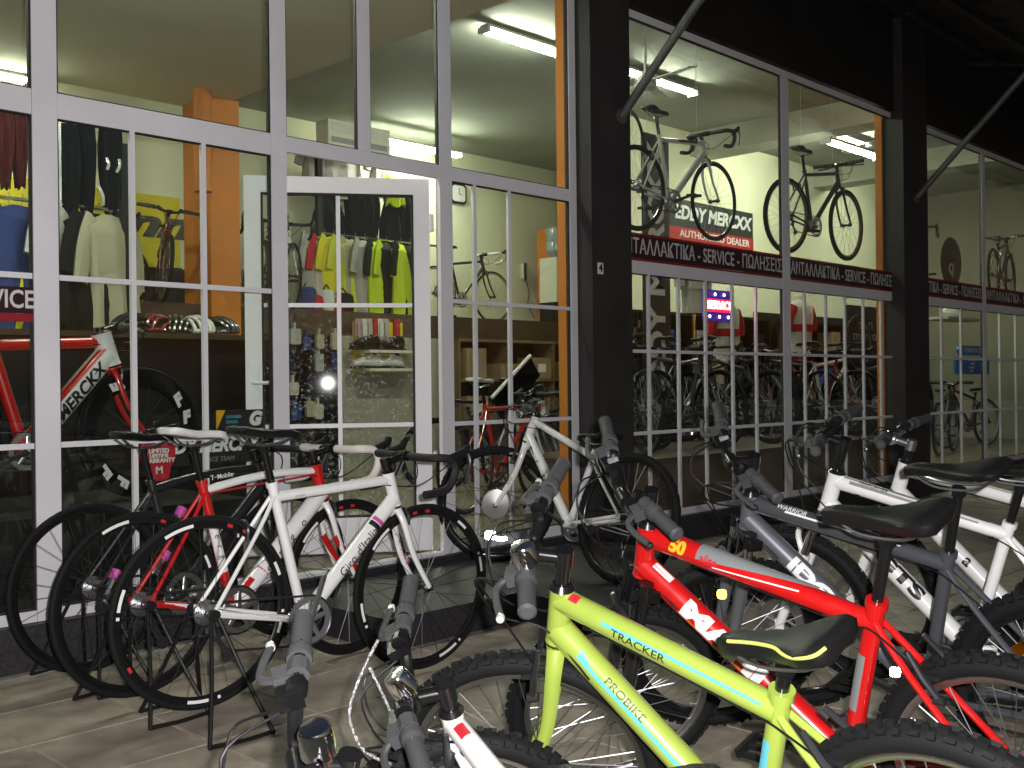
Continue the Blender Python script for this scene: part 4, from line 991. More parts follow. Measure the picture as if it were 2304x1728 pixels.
for tx_, zz, sz in (('LIMITED', .30, .13), ('LIFETIME', .17, .11), ('WARRANTY', .04, .13), ('M', -.22, .22)): text(tx_, FACE(0, -.004, zz * bh), sz * bh * 1.25, M_wdec, bd, bold=.001)

RDG = dict(R=.337, wb=.985, ha=73, sa=73.5, cs=.40, bbz=.27, rake=.045, fl=.375, hl=.14, sl=.50, sp=.17, stem=.04, hw=.21)
ROAD = dict(kind='road', tyre='slick', bar='drop', radii=(.0165, .022, .0165, .0205), rim=M_blk, rss=.0075, rcs=.0095)
# racing bicycle in the left window
p = atY(315, 965, .62)
gA = dict(RDG, hl=.17, stem=.0, sl=.56)
A = bicycle('racing_bicycle', 'red and white aero racing bicycle with deep black rims behind the left window', (p.x - .985, .62, 0, 0, 0, .605), gA,
            dict(ROAD, frame=M_red, ht=M_white, dt=M_white, tt=M_red, stc=M_red, stay=M_red, fork=M_red, radii=(.028, .056, .030, .050), deep=.085, spoke=M_dkmetal, nsp=16, bar='flat', rise=-.01, sweep=-.01, tth=.05, dth=.06))
tube_text('MERCKX', A['bb'], A['dtop'], .056, .085, -1, M_bdec, A['frame'], t=.60, shear=.2, bold=.003, r2=.060, up=-.01)
tube_patch(A['bb'], A['dtop'], .056, .0, 1., 38, 100, -1, M_red, A['frame'], r2=.060); tube_patch(A['bb'], A['dtop'], .056, .0, 1., -100, -50, -1, M_black, A['frame'], r2=.060)
for wo in (A['fwh'],):
    for a_ in (-50, -28, 100, 122, 230):
        ms = text_mesh('F', .085, .2, .0005, .006).copy(); ms.materials.clear(); ms.materials.append(M_wdec)
        place(ms, 'rim_letter', wo, RY(R(a_)) @ T(.262, -.0125, 0) @ RX(R(90)))
# clothes hung in the left window, between glass and back wall
yc = 3.0
a = atY(-60, 445, yc); b_ = atY(278, 468, yc)
rack('clothes_rack', a.x, b_.x, yc, (a.z + b_.z) / 2, .2, 'clothes rack with dark jackets behind the left window', over=.5)
for px, c_, tr, lab, hh in ((20, 'yellow', None, 'yellow jersey at the far left of the left rack', .9), (50, 'blue', None, 'dark blue jersey next to the left mullion', 1.0), (150, 'black', 'white', 'black jacket with white panel on the left rack', .85), (190, 'black', 'grey', 'black jacket with grey sleeve in the middle of the left rack', 1.05), (222, 'black', None, 'plain black jacket right of the middle on the left rack', 1.1), (250, 'olive', None, 'long pale olive coat at the right end of the left rack', 1.25)):
    p = atY(px, 480, yc); hung('jersey', p.x, yc, (a.z + b_.z) / 2 - .05, R(36), CL[c_], lab, CL[tr] if tr else None, .72, hh, 'jackets on the left rack', stripe=CL[tr] if tr else None)
for px, py, lab in ((10, 230, 'dark red tights hung high at the far left edge'), (42, 230, 'dark red tights next to the left mullion')):
    p = atY(px, py, yc); hung('tights', p.x, yc, p.z, 0, cloth('dark_red', (.10, .02, .02)), lab, None, .15, .58, 'tights hung high behind the left window')
for px, py, lab, ww in ((155, 280, 'black tights with white piping beside the left mullion', .24), (195, 262, 'black tights second from the left mullion, high up', .17), (250, 262, 'long black tights with white marks above the olive coat', .23)):
    p = atY(px, py, yc); hung('tights', p.x, yc + .02, p.z, R(8), CL['black'], lab, None, ww, .70, 'tights hung high behind the left window')
    for s_ in (-1, 1): pass
p = atY(131, 345, yc - .1); tag(MB().tube([(p.x, yc - .12, p.z + .42), (p.x, yc - .12, p.z - .42)], .012, 6).tube([(p.x, yc - .12, p.z + .42), (p.x + .3, yc - .12, p.z + .40)], .010, 6).build('reflective_piping', M_refl), 'bright reflective piping on the tights beside the left mullion', 'piping')
for px0, py0, px1, py1, lab in ((222, 418, 232, 462, 'curved reflective strip low on the black tights'), (240, 355, 241, 382, 'short reflective strip at the knee of the black tights'), (268, 358, 262, 388, 'reflective strip at the other knee of the black tights'), (206, 490, 226, 518, 'slanted reflective strip on the black jacket')):
    q0 = atY(px0, py0, yc - .14); q1 = atY(px1, py1, yc - .14); tag(MB().tube(smoothpath([q0, (q0 + q1) / 2 + Vector((.01, -.01, 0)), q1], 4), .012, 6, 0, .004).build('reflective_strip', M_refl), lab, 'reflector', 'reflective strips on the clothes')
# low counter with helmets behind the window
ct = empty('counter', (3.2, 2.3, .2)); tag(ct, 'dark glass topped counter in the shadow behind the left window', 'counter')
part('body', M_dark, ct, (-1.0, 4.46, 2.1, 2.75, .2, 1.50)); part('top', mat('counter_top', (.05, .035, .025), rough=.2), ct, (-1.0, 4.50, 2.05, 2.8, 1.502, 1.54))
def helmet(x, y, z, m, label, rz=0, k=1.0):
    o = empty('helmet', M=T(x, y, z) @ RZ(rz) @ Matrix.Scale(k, 4)); tag(o, label, 'helmet', 'cycling helmets')
    mb = MB()
    for s in range(-3, 4):
        yy = s * .032; rr = math.sqrt(max(.0001, .105 ** 2 - yy * yy)); mb.tube([Vector((1.35 * rr * math.cos(R(t_)), yy * (1 + .1 * math.sin(R(t_))), .02 + rr * math.sin(R(t_)))) for t_ in range(0, 181, 18)], .013, 7)
    mb.lathe([(.108, .012), (.112, .025), (.105, .038)], 20, 0, 'Z', frame=Matrix.Diagonal((1.32, 1, 1)))
    mb.build('shell', m, o); MB().lathe([(.085, .02), (.08, .06), (.05, .085), (.01, .095)], 16, 0, 'Z', frame=Matrix.Diagonal((1.3, 1, 1))).build('liner', M_blkm, o)
    return o
for i, (px, m) in enumerate(((300, M_black), (345, M_dred), (395, M_black), (440, M_offw), (490, M_black))):
    p = atY(px, 720, 2.35); helmet(p.x, 2.35, 1.542, m, ['black helmet at the left of the dark counter', 'dark red helmet second on the dark counter', 'black helmet in the middle of the dark counter', 'pale helmet fourth on the dark counter', 'black helmet at the right end of the dark counter'][i], R(30 * i), 1.1)

# bicycles on the ledge
DIM = dict(simple=False)
p = atY(1108, 663, 5.2)
bicycle('ledge_bicycle', 'black road bicycle standing on the ledge right of the door', (p.x - .985, 5.2, 0, 0, 0, ZL + .002), dict(RDG), dict(ROAD, frame=M_black, fork=M_black, tape=M_tapew, rim=M_alu))
p = atY(400, 690, 5.0)
bicycle('ledge_bicycle', 'dark red bicycle facing the street on the ledge beside the orange pillar', (p.x + .05, 5.45, -116, -4, 8, ZL + .002), geo(R=.31, wb=.98), dict(kind='mtb', tyre='semi', frame=M_dred, fork=M_dred, rim=M_blk, radii=(.02, .024, .017, .023)))
p = atY(215, 690, 5.1)
bicycle('ledge_bicycle', 'white and red racing frame bicycle on the ledge behind the clothes', (p.x - .5, 5.25, 14, 0, 0, ZL + .002), dict(RDG), dict(ROAD, frame=M_white, dt=M_red, stc=M_red, fork=M_red))
p = atY(620, 690, 5.1)
bicycle('ledge_bicycle', 'white road bicycle standing end on behind the door edge', (p.x + .2, 5.5, -110, 0, 0, ZL + .002), dict(RDG), dict(ROAD, frame=M_white, fork=M_white))
p = atY(572, 690, 5.0)
bicycle('ledge_bicycle', 'dark red road bicycle end on just right of the orange pillar', (p.x + .2, 5.45, -114, -3, 0, ZL + .002), dict(RDG), dict(ROAD, frame=M_dred, fork=M_dred))

# behind the right window: shelving and a red bicycle
sv = empty('shelving', (atY(1010, 800, 4.4).x, 4.4, .2)); tag(sv, 'light wooden shelving with compartments under the ledge right of the door', 'shelving')
L0 = 0; L1 = 4.0
for z in (0, .5, 1.0, 1.46): MB().b(L0, L1, -.18, .16, z, z + .035).build('shelf_board', M_wood2, sv, smooth=False)
for k in range(6): MB().b(k * .8 - .015, k * .8 + .015, -.178, .158, .0, 1.48).build('upright', M_wood2, sv, smooth=False)
MB().b(L0, L1, .162, .175, 0, 1.49).build('back_board', M_wood, sv, smooth=False)
for i in range(14):
    z = (.536, 1.036)[i % 2]; x = sv.location.x + .12 + (i % 7) * .55; wdt = random.uniform(.22, .38); hh = random.uniform(.16, .36)
    bx_ = empty('box', (x + wdt / 2, 4.36, .2 + z)); tag(bx_, ORD[i % 7] + ' cardboard box from the left on the ' + ('lower' if i % 2 == 0 else 'upper') + ' shelf right of the door', 'box', 'boxes on the wooden shelving')
    MB().b(-wdt / 2, wdt / 2, -.13, .13, 0, hh).build('carton', M_card, bx_, smooth=False); MB().b(-wdt * .2, wdt * .2, -.134, -.131, hh * .3, hh * .7).build('print', random.choice([M_wdec, M_gdec, M_redd]), bx_, smooth=False)
p = atY(1085, 855, 1.15)
bicycle('road_bicycle', 'red bicycle with a white saddle behind the glass right of the door', (p.x - .18, 1.15, 8, 0, 0, .205), dict(RDG, sl=.56), dict(ROAD, frame=M_red, fork=M_white, saddle=M_wsaddle, tape=M_tape, rim=M_alu))
p = atY(1180, 900, 1.9)
bicycle('road_bicycle', 'dim white bicycle standing behind the red one right of the door', (p.x - .2, 2.0, 15, 0, 0, .205), dict(RDG, sl=.56), dict(ROAD, frame=M_white, fork=M_white))
p = atY(1090, 950, 2.4)
bicycle('mountain_bicycle', 'dark bicycle deep in the shop right of the door', (p.x - .5, 2.5, -35, 0, 15, .205), geo(), dict(kind='mtb', tyre='semi', frame=M_black, rim=M_blk, susp=True))
q0 = atY(1105, 895, 1.75); q1 = atY(1192, 800, 1.75)
bdm = empty('leaning_board', q0); tag(bdm, 'slanted black board with a white edge leaning behind the red bicycle', 'board')
v = q1 - q0; nv = Vector((-v.z, 0, v.x)).normalized()
MB().add([Vector((0, 0, 0)), v, v - nv * .22, -nv * .22, Vector((0, .03, 0)), v + Vector((0, .03, 0)), v - nv * .22 + Vector((0, .03, 0)), -nv * .22 + Vector((0, .03, 0))], [(0, 1, 2, 3), (4, 7, 6, 5), (0, 4, 5, 1), (1, 5, 6, 2), (2, 6, 7, 3), (3, 7, 4, 0)]).build('panel', M_blk, bdm, smooth=False)
MB().tube([Vector((0, -.008, 0)), v + Vector((0, -.008, 0))], .016, 8).build('edge_strip', M_wdec, bdm)

# ---- right bays: platform, hanging bicycles, banners, light sign, mannequins
pr = empty('display_platform', (8.2, .5, .2)); tag(pr, 'low wooden display platform behind the right windows', 'platform')
part('top', M_wood, pr, (6.05, 10.4, .14, 1.35, .56, .60)); part('front', mat('platform_front', (.11, .066, .036), rough=.6, var=.25, vscale=5), pr, (6.05, 10.4, .16, .20, .2, .558))
HB = dict(ROAD, rim=M_blk)
h1 = bicycle('hanging_bicycle', 'white road bicycle with black bars hanging in the tall window', (6.726, .53, -4, 2.8, 4, 2.364), dict(RDG, wb=.985, fl=.383, sl=.538), dict(HB, frame=M_offw, dt=M_offw, fork=M_offw, radii=(.018, .026, .018, .023), crank=20))
tube_patch(h1['dtop'], h1['bb'], .026, .25, .8, 25, 100, -1, M_redd, h1['frame'], a0b=60, r2=.026); tube_text('WILIER', h1['bb'], h1['dtop'], .026, .034, -1, M_bdec, h1['frame'], t=.5, up=-.008)
tube_patch(h1['ttop'], h1['tts'], .018, .15, .6, -60, 20, -1, M_dred, h1['frame'])
h2 = bicycle('hanging_bicycle', 'black flat bar bicycle hanging in the second tall window', (8.627, .30, -5.2, 2.8, 6, 2.32), dict(RDG, wb=.976, fl=.394, sl=.517, hw=.25), dict(HB, frame=M_black, fork=M_black, bar='flat', rise=.0, tyre='semi', rim=mat('tan_rim', (.16, .10, .05), rough=.4)))
for hb_, X, dx in ((h1, 'the white hanging road bicycle', (.0, .62)), (h2, 'the black hanging bicycle', (.1, .6))):
    for k, d_ in enumerate(dx):
        P_ = hb_['root'].matrix_world @ Vector((d_ + .1, 0, .93 if k else .80))
        MB().tube([P_, (P_.x, P_.y, 4.268)], .0022, 5).build('hanging_cord', M_wdec, hb_['root'], hb_['root'].matrix_world.inverted())
# spare wheel hanging behind the white bicycle
p = atY(1420, 330, 1.3); o = empty('wheelset', p); tag(o, 'dark wheel hanging behind the saddle of the white bicycle', 'wheel')
add_wheel('wheel', o, RZ(R(15)), wheel_meshes('slick', .337, M_blk))
# wall banner
YW = YB - .02
YBn = 2.95
bpt = empty('partition_wall', (0, 0, 0)); bpt.name = 'partition_wall'; tag(bpt, 'cream partition wall behind the banner in the tall window', 'wall')
xa_ = atY(1380, 500, 3.0).x; MB().b(xa_, 9.448, 3.0, 3.12, .2, 4.268).build('plaster', M_wall, bpt, smooth=False)
o, wd, h = plate('banner', 'black banner with white lettering and red stripe below the white bicycle', 1500, 1694, 462, 560, YBn, M_banner, 'banner')
MB().b(-wd * .5, wd * .5, -.004, -.001, -h * .40, -h * .12).build('red_stripe', M_bannerr, o, smooth=False)
text('EDDY MERCXX', FACE(wd * .02, -.006, h * .20), h * .42, M_wdec, o, shear=.2, bold=.008, width=wd * .9); text('AUTHORIZED DEALER', FACE(wd * .04, -.008, -h * .26), h * .22, M_wdec, o, bold=.002, width=wd * .82)
# upright banner with turned lettering
p = atY(1478, 590, 1.7); ub = empty('upright_banner', (p.x, 1.7, .62)); tag(ub, 'tall narrow black banner with white upright lettering behind the tall window', 'banner')
MB().b(-.22, .22, 0, .015, 0, 3.0).build('cloth', M_banner, ub, smooth=False); MB().b(-.26, .26, -.1, .1, -.018, .0).build('foot', M_blkm, ub, smooth=False)
text('EDDY MERCKX', frame_M((.0, -.006, 1.6), (0, 0, 1), (-1, 0, 0)), .36, M_wdec, ub, bold=.012, width=2.6)
# light sign
p = atY(1618, 688, .20); sg_ = empty('service_sign', p); tag(sg_, 'lit red and blue SERVICE sign behind the window bars', 'light sign')
M_ledr = mat('led_red', (.8, .05, .05), emit=(1, .35, .38), estr=14.0); M_ledg = mat('led_glow', (.25, .0, .01), emit=(1, .01, .05), estr=2.2); M_ledb = mat('led_blue', (.1, .1, .8), emit=(.35, .3, 1.0), estr=16.0); M_ledbg = mat('led_blue_back', (.01, .005, .04), emit=(.12, .02, .6), estr=.35)
MB().b(-.20, .20, 0, .03, -.125, .125).build('housing', M_ledbg, sg_, smooth=False); MB().b(-.197, .197, -.006, -.001, -.052, .052).build('red_field', M_ledg, sg_, smooth=False)
text('SERVICE', FACE(0, -.010, 0), .09, M_ledr, sg_, bold=.002, width=.36)
for x, z in ((-.06, .09), (.07, .09), (-.14, -.09), (0, -.09), (.13, -.09)): MB().lathe([(.004, -.012), (.013, -.006), (.013, -.001)], 10, 0, 'Y', (x, 0, z)).build('blue_lamp', M_ledb, sg_)
# mannequin torsos in jerseys
def torso(px, py, Y, c_, tr, label, k=1.0):
    p = atY(px, py, Y); o = empty('mannequin', (p.x, Y, .602)); tag(o, label, 'mannequin'); z = p.z - .602
    MB().tube([(0, 0, .02), (0, 0, z - .25)], .018, 8).lathe([(.16, 0), (.15, .02), (.02, .03)], 18, 0, 'Z').build('stand', M_chrome, o)
    secs = []
    for zz, a_, b_ in ((-.32, .16, .11), (-.2, .155, .105), (-.05, .17, .115), (.1, .195, .12), (.2, .2, .11), (.26, .15, .085), (.29, .07, .06), (.33, .06, .055)):
        secs.append([Vector((a_ * math.cos(t_ * math.pi / 8), b_ * math.sin(t_ * math.pi / 8), z + zz)) for t_ in range(16)])
    MB().loft(secs).build('torso', CL[c_], o)
    for s in (-1, 1): MB().tube(smoothpath([(s * .17, 0, z + .2), (s * .25, 0, z + .08), (s * .26, 0, z - .04)], 3), [.07, .068, .065, .062, .06, .058, .056], 10).build('sleeve', CL[tr], o)
    MB().tube([(0, 0, z - .06), (0, 0, z + .02)], .181, 16, 0, .122).build('chest_band', CL[tr], o)
    return o
torso(1632, 745, 1.5, 'white', 'red', 'mannequin in a white and red jersey below the SERVICE sign')
torso(1800, 735, 1.2, 'white', 'red', 'mannequin in a white and red jersey left of the black board')
torso(1560, 640, 2.1, 'grey', 'grey', 'dim mannequin in a grey top behind the SERVICE sign')
# black board with a wheel
p = atY(1945, 800, 1.30); bo_ = empty('display_board', (p.x, 1.30, .602)); tag(bo_, 'tall black board with outlined lettering beside the orange column', 'display board')
MB().b(-.42, .42, 0, .03, 0, 1.46).build('board', M_banner, bo_, smooth=False)
text('san', FACE(.04, -.004, 1.24), .17, M_gdec, bo_, bold=.002, width=.36); text('marco', FACE(.02, -.004, 1.10), .17, M_gdec, bo_, bold=.002, width=.62)
p = atY(1932, 772, 1.22); o = empty('wheelset', p); tag(o, 'large thin wheel hung on the black board', 'wheel')
add_wheel('wheel', o, Matrix.Identity(4), wheel_meshes('slick', .337, mat('brown_rim', (.10, .07, .05), rough=.35), None, M_dkmetal))
# bicycles on the platform behind the bars
SHOP = dict(ROAD)
bicycle('platform_bicycle', 'black road bicycle with white down tube lettering behind the bars', (atY(1480, 900, .75).x, .75, 2, 0, 0, .602), dict(RDG), dict(SHOP, frame=M_black, fork=M_black, radii=(.018, .03, .018, .024)))
_c = [o_ for o_ in bpy.data.objects if o_.name.startswith('platform_bicycle')][-1]
fr0 = [c_ for c_ in _c.children if c_.name.startswith('frame')][0]
bicycle('platform_bicycle', 'grey bicycle end on behind the bars beside the dark column', (atY(1440, 900, 1.1).x, 1.1, 70, 0, 0, .602), geo(), dict(kind='mtb', tyre='semi', frame=M_gun, fork=M_gun, rim=M_blk))
bicycle('platform_bicycle', 'pale bicycle on the platform below the black board', (atY(1790, 930, .9).x, .85, -6, 0, 0, .602), dict(RDG), dict(SHOP, frame=M_offw, fork=M_offw, rim=M_blk))
bicycle('platform_bicycle', 'red bicycle on the platform behind the mannequins', (atY(1700, 900, 1.25).x, 1.25, 15, 0, 0, .602), dict(RDG), dict(SHOP, frame=M_dred, fork=M_dred))
bicycle('shop_bicycle', 'black mountain bicycle deep in the shop behind the bars', (atY(1560, 900, 2.2).x, 2.2, 20, 0, 0, .205), geo(), dict(kind='mtb', tyre='semi', frame=M_black, susp=True, rim=M_blk))
bicycle('shop_bicycle', 'dark bicycle on the floor deep in the second bay', (atY(1850, 900, 2.0).x, 2.0, 160, 0, 0, .205), geo(), dict(kind='mtb', tyre='semi', frame=M_gun, susp=True, rim=M_blk))
for i, (px, Y_, yw, m_, lab) in enumerate(((1455, .45, 60, M_black, 'black bicycle turned away close behind the bars beside the dark column'), (1545, 1.35, -8, M_black, 'black bicycle behind the first platform bicycle in the tall window'), (1620, .4, 75, M_gun, 'grey bicycle end on below the SERVICE sign'), (1735, .45, 80, M_black, 'black bicycle end on beside the window mullion'), (1850, .5, 70, M_black, 'black bicycle end on in front of the black board'), (1905, 1.0, -20, M_gun, 'grey bicycle crossing in front of the black board'), (1930, .4, 80, M_dred, 'dark red bicycle end on beside the orange strip of the far column'))):
    bicycle('platform_bicycle', lab, (atY(px, 930, Y_).x, Y_, yw, 0, (12, 0, -15, 20, -10, 8, 15)[i], .602), geo() if i % 2 else dict(RDG), dict(kind='mtb', tyre='semi', frame=m_, fork=m_, rim=M_blk) if i % 2 else dict(ROAD, frame=m_, fork=m_))
# back shelving of the right part
for j, (x0, x1, lab) in enumerate(((xa_ + .02, 9.4, 'dark brown shelving below the banner in the tall window'), (9.7, 12.3, 'dark brown shelving in the second bay'), (12.5, 17, 'dark brown shelving in the dim right bay'))):
    sv2 = empty('shelving', (x0, 2.78, .2)); tag(sv2, lab, 'shelving')
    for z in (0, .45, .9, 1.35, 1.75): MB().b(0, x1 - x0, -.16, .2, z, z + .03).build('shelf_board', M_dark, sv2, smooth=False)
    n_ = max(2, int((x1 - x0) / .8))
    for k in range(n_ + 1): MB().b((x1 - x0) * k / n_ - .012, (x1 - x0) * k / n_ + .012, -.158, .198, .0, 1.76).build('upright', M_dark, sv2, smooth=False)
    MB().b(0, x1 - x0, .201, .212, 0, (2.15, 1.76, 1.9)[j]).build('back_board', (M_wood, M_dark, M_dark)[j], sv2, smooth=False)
    for i in range(8):
        z = (.93, 1.38)[i % 2]; x = x0 + .12 + (i // 2) * (x1 - x0 - .5) / 3.3 + .2 * (i % 2); hh = random.uniform(.14, .34); wdt = random.uniform(.16, .32); c_, cn = random.choice([(M_card, 'brown'), (M_gdec, 'grey'), (M_dark, 'dark brown'), (M_card, 'brown'), (CL['blue'], 'blue'), (M_blkm, 'black')])
        bx_ = MB().b(-wdt / 2, wdt / 2, -.12, .12, 0, hh).b(-wdt / 2 - .004, wdt / 2 + .004, -.124, .124, hh * .72, hh * .74).build('box', c_, None, T(x + wdt / 2, 2.76, .2 + z + .001), smooth=False)
        tag(bx_, cn + ' box, ' + ORD[i // 2] + ' from the left on the ' + ('top' if i % 2 else 'middle') + ' shelf ' + ['behind the SERVICE sign', 'in the second bay', 'in the dim right bay'][j], 'box', 'boxes on the right shelving ' + 'abc'[j])
# wire grid shelf and white bag in the second bay and dim bay
for px, py, Y, lab in ((2140, 700, 1.6, 'crumpled pale plastic bag on a shelf in the dim right bay'),):
    p = atY(px, py, Y); o = empty('plastic_bag', p); tag(o, lab, 'bag'); mb = MB(); secs = []
    for z, k in ((-.10, .8), (-.04, 1.1), (.04, 1.0), (.10, .6), (.16, .25)):
        secs.append([Vector((.22 * k * math.cos(t_ * math.pi / 7) * random.uniform(.85, 1.1), .14 * k * math.sin(t_ * math.pi / 7), z + random.uniform(-.015, .015))) for t_ in range(14)])
    mb.loft(secs).build('film', CL['white'], o); MB().b(-.6, .6, -.2, .2, -.14, -.105).build('shelf', M_fix, o, smooth=False)
# dim bay bicycles
bicycle('hanging_bicycle', 'pale road bicycle with drop bars in the dim right window above the sign', (atY(2075, 520, .8).x, .8, 25, 0, 0, 2.25), dict(RDG), dict(HB, frame=M_offw, fork=M_offw))
bicycle('hanging_bicycle', 'dark bicycle at the right edge in the dim window above the sign', (atY(2235, 560, .7).x, .7, 8, 0, 0, 2.25), geo(), dict(kind='mtb', tyre='semi', frame=M_black, rim=M_blk))
bicycle('shop_bicycle', 'dark bicycle behind the bars right of the far column', (atY(2110, 950, .9).x, .9, 12, 0, 0, .205), geo(), dict(kind='mtb', tyre='semi', frame=M_gun, rim=M_alu))
bicycle('shop_bicycle', 'dark red bicycle behind the bars at the right picture edge', (atY(2220, 950, 1.2).x, 1.2, 170, 0, 0, .205), geo(), dict(kind='mtb', tyre='semi', frame=M_dred, rim=M_alu))
p = atY(2140, 590, 1.1); o = empty('disc_wheel', p); tag(o, 'black disc wheel with a white mark in the dim right window', 'wheel'); MB().lathe([(.33, -.01), (.337, 0), (.33, .01), (.05, .02), (.05, -.02)], 40, 0, 'Y', closed=True).build('disc', M_blk, o); text('Q', FACE(-.05, -.024, -.1), .2, M_wdec, o, bold=.01)
M_blue = mat('blue_sign_reflection', (.03, .16, .55), rough=.4)  # boards added behind the glass in place of street sign reflections
o, wd, h = plate('arrow_sign_reflection', 'board standing in for a reflected blue arrow shaped sign with white lettering, upper of two in the dim window', 2160, 2220, 778, 800, .25, M_blue)
text('ΠΑΡΟΔΟΣ', FACE(0, -.003, 0), h * .6, M_wdec, o, width=wd * .7); MB().prism([(-wd / 2 - .06, 0), (-wd / 2, h / 2), (-wd / 2, -h / 2)], 0, .02).build('arrow_tip_reflection', M_blue, o, smooth=False)
o, wd, h = plate('blue_sign_reflection', 'board standing in for a reflected blue square sign with small white lettering, lower of two in the dim window', 2150, 2226, 804, 842, .25, M_blue)
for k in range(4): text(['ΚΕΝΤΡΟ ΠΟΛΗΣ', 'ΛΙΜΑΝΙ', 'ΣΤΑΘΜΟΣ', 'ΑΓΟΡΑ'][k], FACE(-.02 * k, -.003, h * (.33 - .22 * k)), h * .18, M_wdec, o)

# ================================================================== BICYCLES OUTSIDE
def hub_stand(B, label):
    M = B['root'].matrix_world; rh = M @ B['rh']; hx = (M.to_3x3() @ Vector((1, 0, 0))).normalized(); hx.z = 0; hx.normalize(); ly = Vector((-hx.y, hx.x, 0))
    o = empty('bicycle_stand', (rh.x, rh.y, 0)); tag(o, label, 'bicycle stand', 'black hub stands of the road bicycles')
    for s in (-1, 1):
        t_ = Vector((0, 0, rh.z)) + ly * (.078 * s)
        a = hx * -.115 + ly * (.27 * s) + Vector((0, 0, .009)); b_ = hx * .115 + ly * (.27 * s) + Vector((0, 0, .009))
        MB().tube(smoothpath([t_ - hx * .012, t_ * .45 + a * .55, a + (t_ - a) * .06, a, a + (b_ - a) * .07, (a + b_) / 2 + ly * (.012 * s), b_ + (a - b_) * .07, b_, b_ + (t_ - b_) * .06, t_ * .45 + b_ * .55, t_ + hx * .012], 4), .0075, 8).build('leg_frame', M_blkm, o)
        MB().tube([t_ - ly * (.012 * s), t_ + ly * (.012 * s)], .02, 10).build('hub_clamp', M_blkm, o)
WM = [(20, 32, M_wdec), (34, 36, M_wdec), (60, 70, M_wdec), (100, 104, M_redd), (112, 116, M_redd), (140, 160, M_wdec), (200, 214, M_wdec), (217, 219, M_wdec), (250, 254, M_redd), (300, 318, M_wdec), (321, 323, M_wdec)]
L3 = bicycle('road_bicycle', 'white road bicycle with black drop bars and saddle, front of three at left', (1.902, -1.236, -3.8, .7, 0, .052, 2.4), dict(RDG, wb=.957, fl=.365, hl=.139, sl=.526, sp=.17),
    dict(ROAD, frame=M_white, fork=M_white, radii=(.0195, .029, .019, .024), deep=.026, crankm=M_alu, crank=75, pedals=False, spoke=M_dkmetal, wheelmarks=WM, tts=.05, rcs=.013, ringm=mat('grey_ring', (.17, .17, .18), rough=.45, metal=.4)))
F = L3['frame']
tube_text("Giro d'Italia", L3['bb'], L3['dtop'], .029, .048, -1, M_bdec, F, t=.55, up=-.004)
for t0, t1, m in ((.74, .775, M_bdec), (.782, .81, M_pink)): tube_patch(L3['bb'], L3['dtop'], .029, t0, t1, -75, 75, -1, m, F)
tube_text('vertical', L3['tts'], L3['ttop'], .0195, .014, -1, M_gdec, F, t=.18, up=-.004)
tube_text('OVAL TUBING TECHNOLOGY', L3['rh'] + Vector((.06, -.05, 0)), L3['bb'] + Vector((-.02, -.028, 0)), .012, .012, -1, M_gdec, F, t=.5, width=.24)
for k, ch_ in enumerate('PRIME'):
    a_ = L3['crown'] + Vector((0, .04, -.05)); b_ = L3['fh'] + Vector((0, .05, 0))
    tube_text(ch_, a_, b_, .012, .030, -1, M_pink, L3['fork'], t=.2 + .11 * k, r2=.010)
L2 = bicycle('road_bicycle', 'red and white road bicycle with white bar tape, second of three at left', (1.837, -.902, 2.8, -.6, 0, .045, 2.4), dict(RDG, wb=.993, fl=.372, hl=.157, sl=.523),
    dict(ROAD, frame=M_red, tt=M_white, dt=M_white, stay=M_red, fork=M_white, ht=M_red, radii=(.0165, .034, .019, .026), tape=M_tapew, saddle=M_wsaddle, deep=.026, spoke=M_dkmetal, wheelmarks=WM[:6], crankm=M_alu, bow=.02, pedals=False))
F = L2['frame']
for k, ch_ in enumerate('ergo'): tube_text(ch_, L2['bb'], L2['dtop'], .034, .05, -1, M_bdec, F, t=.34 + .13 * k)
for k, ch_ in enumerate('ergo'): tube_text(ch_, L2['st'], L2['bb'], .019, .035, -1, M_bdec, F, t=.42 + .08 * k)
tube_patch(L2['st'], L2['bb'], .019, .30, .70, -80, 80, -1, M_wdec, F); tube_patch(L2['bb'], L2['dtop'], .034, .12, .22, -80, 80, -1, M_red, F); tube_patch(L2['bb'], L2['dtop'], .034, .30, .31, -80, 80, -1, M_pink, F)
tube_patch(L2['ttop'], L2['tts'], .0165, 0, 1, 25, 80, -1, M_redd, F); tube_patch(L2['rh'] + Vector((.03, -.055, 0)), L2['bb'] + Vector((0, -.03, 0)), .0095, .1, .9, -40, 60, -1, M_wdec, F)
for sd_ in (-1, 1):
    a_ = L2['crown'] + Vector((0, .036 * sd_, -.10)); b_ = L2['fh'] + Vector((0, .051 * sd_, .03)); tube_patch(a_, b_, .0145, .18, 1.0, -85, 85, -1, M_red, L2['fork'], r2=.0125)
L1 = bicycle('road_bicycle', 'black road bicycle with pink caps nearest the glass, last of three at left', (1.876, -.42, 3.6, -.7, 0, .040, 2.2), dict(RDG),
    dict(ROAD, frame=M_black, fork=M_black, deep=.024, radii=(.018, .028, .018, .023), bow=.02, spoke=M_dkmetal, pedals=False))
tube_text('T··Mobile·', L1['tts'], L1['ttop'], .018, .030, -1, M_wdec, L1['frame'], t=.62, bold=.0005)
for P_ in ((.30, -.03, .42), (.36, -.05, .60), (.05, -.08, .37), (.55, -.02, .52)):
    o = MB().tube([Vector(P_), Vector(P_) + Vector((.02, 0, .035))], .022, 12).build('pink_cap', M_pink, L1['root']); MB().tube([Vector(P_) + Vector((-.03, 0, -.06)), Vector(P_)], .018, 10).build('pump_barrel', M_chrome, L1['root'])
hub_stand(L3, 'black tubular stand under the rear hub of the white road bicycle'); hub_stand(L2, 'black tubular stand under the rear hub of the red and white bicycle'); hub_stand(L1, 'black tubular stand under the rear hub of the black road bicycle')
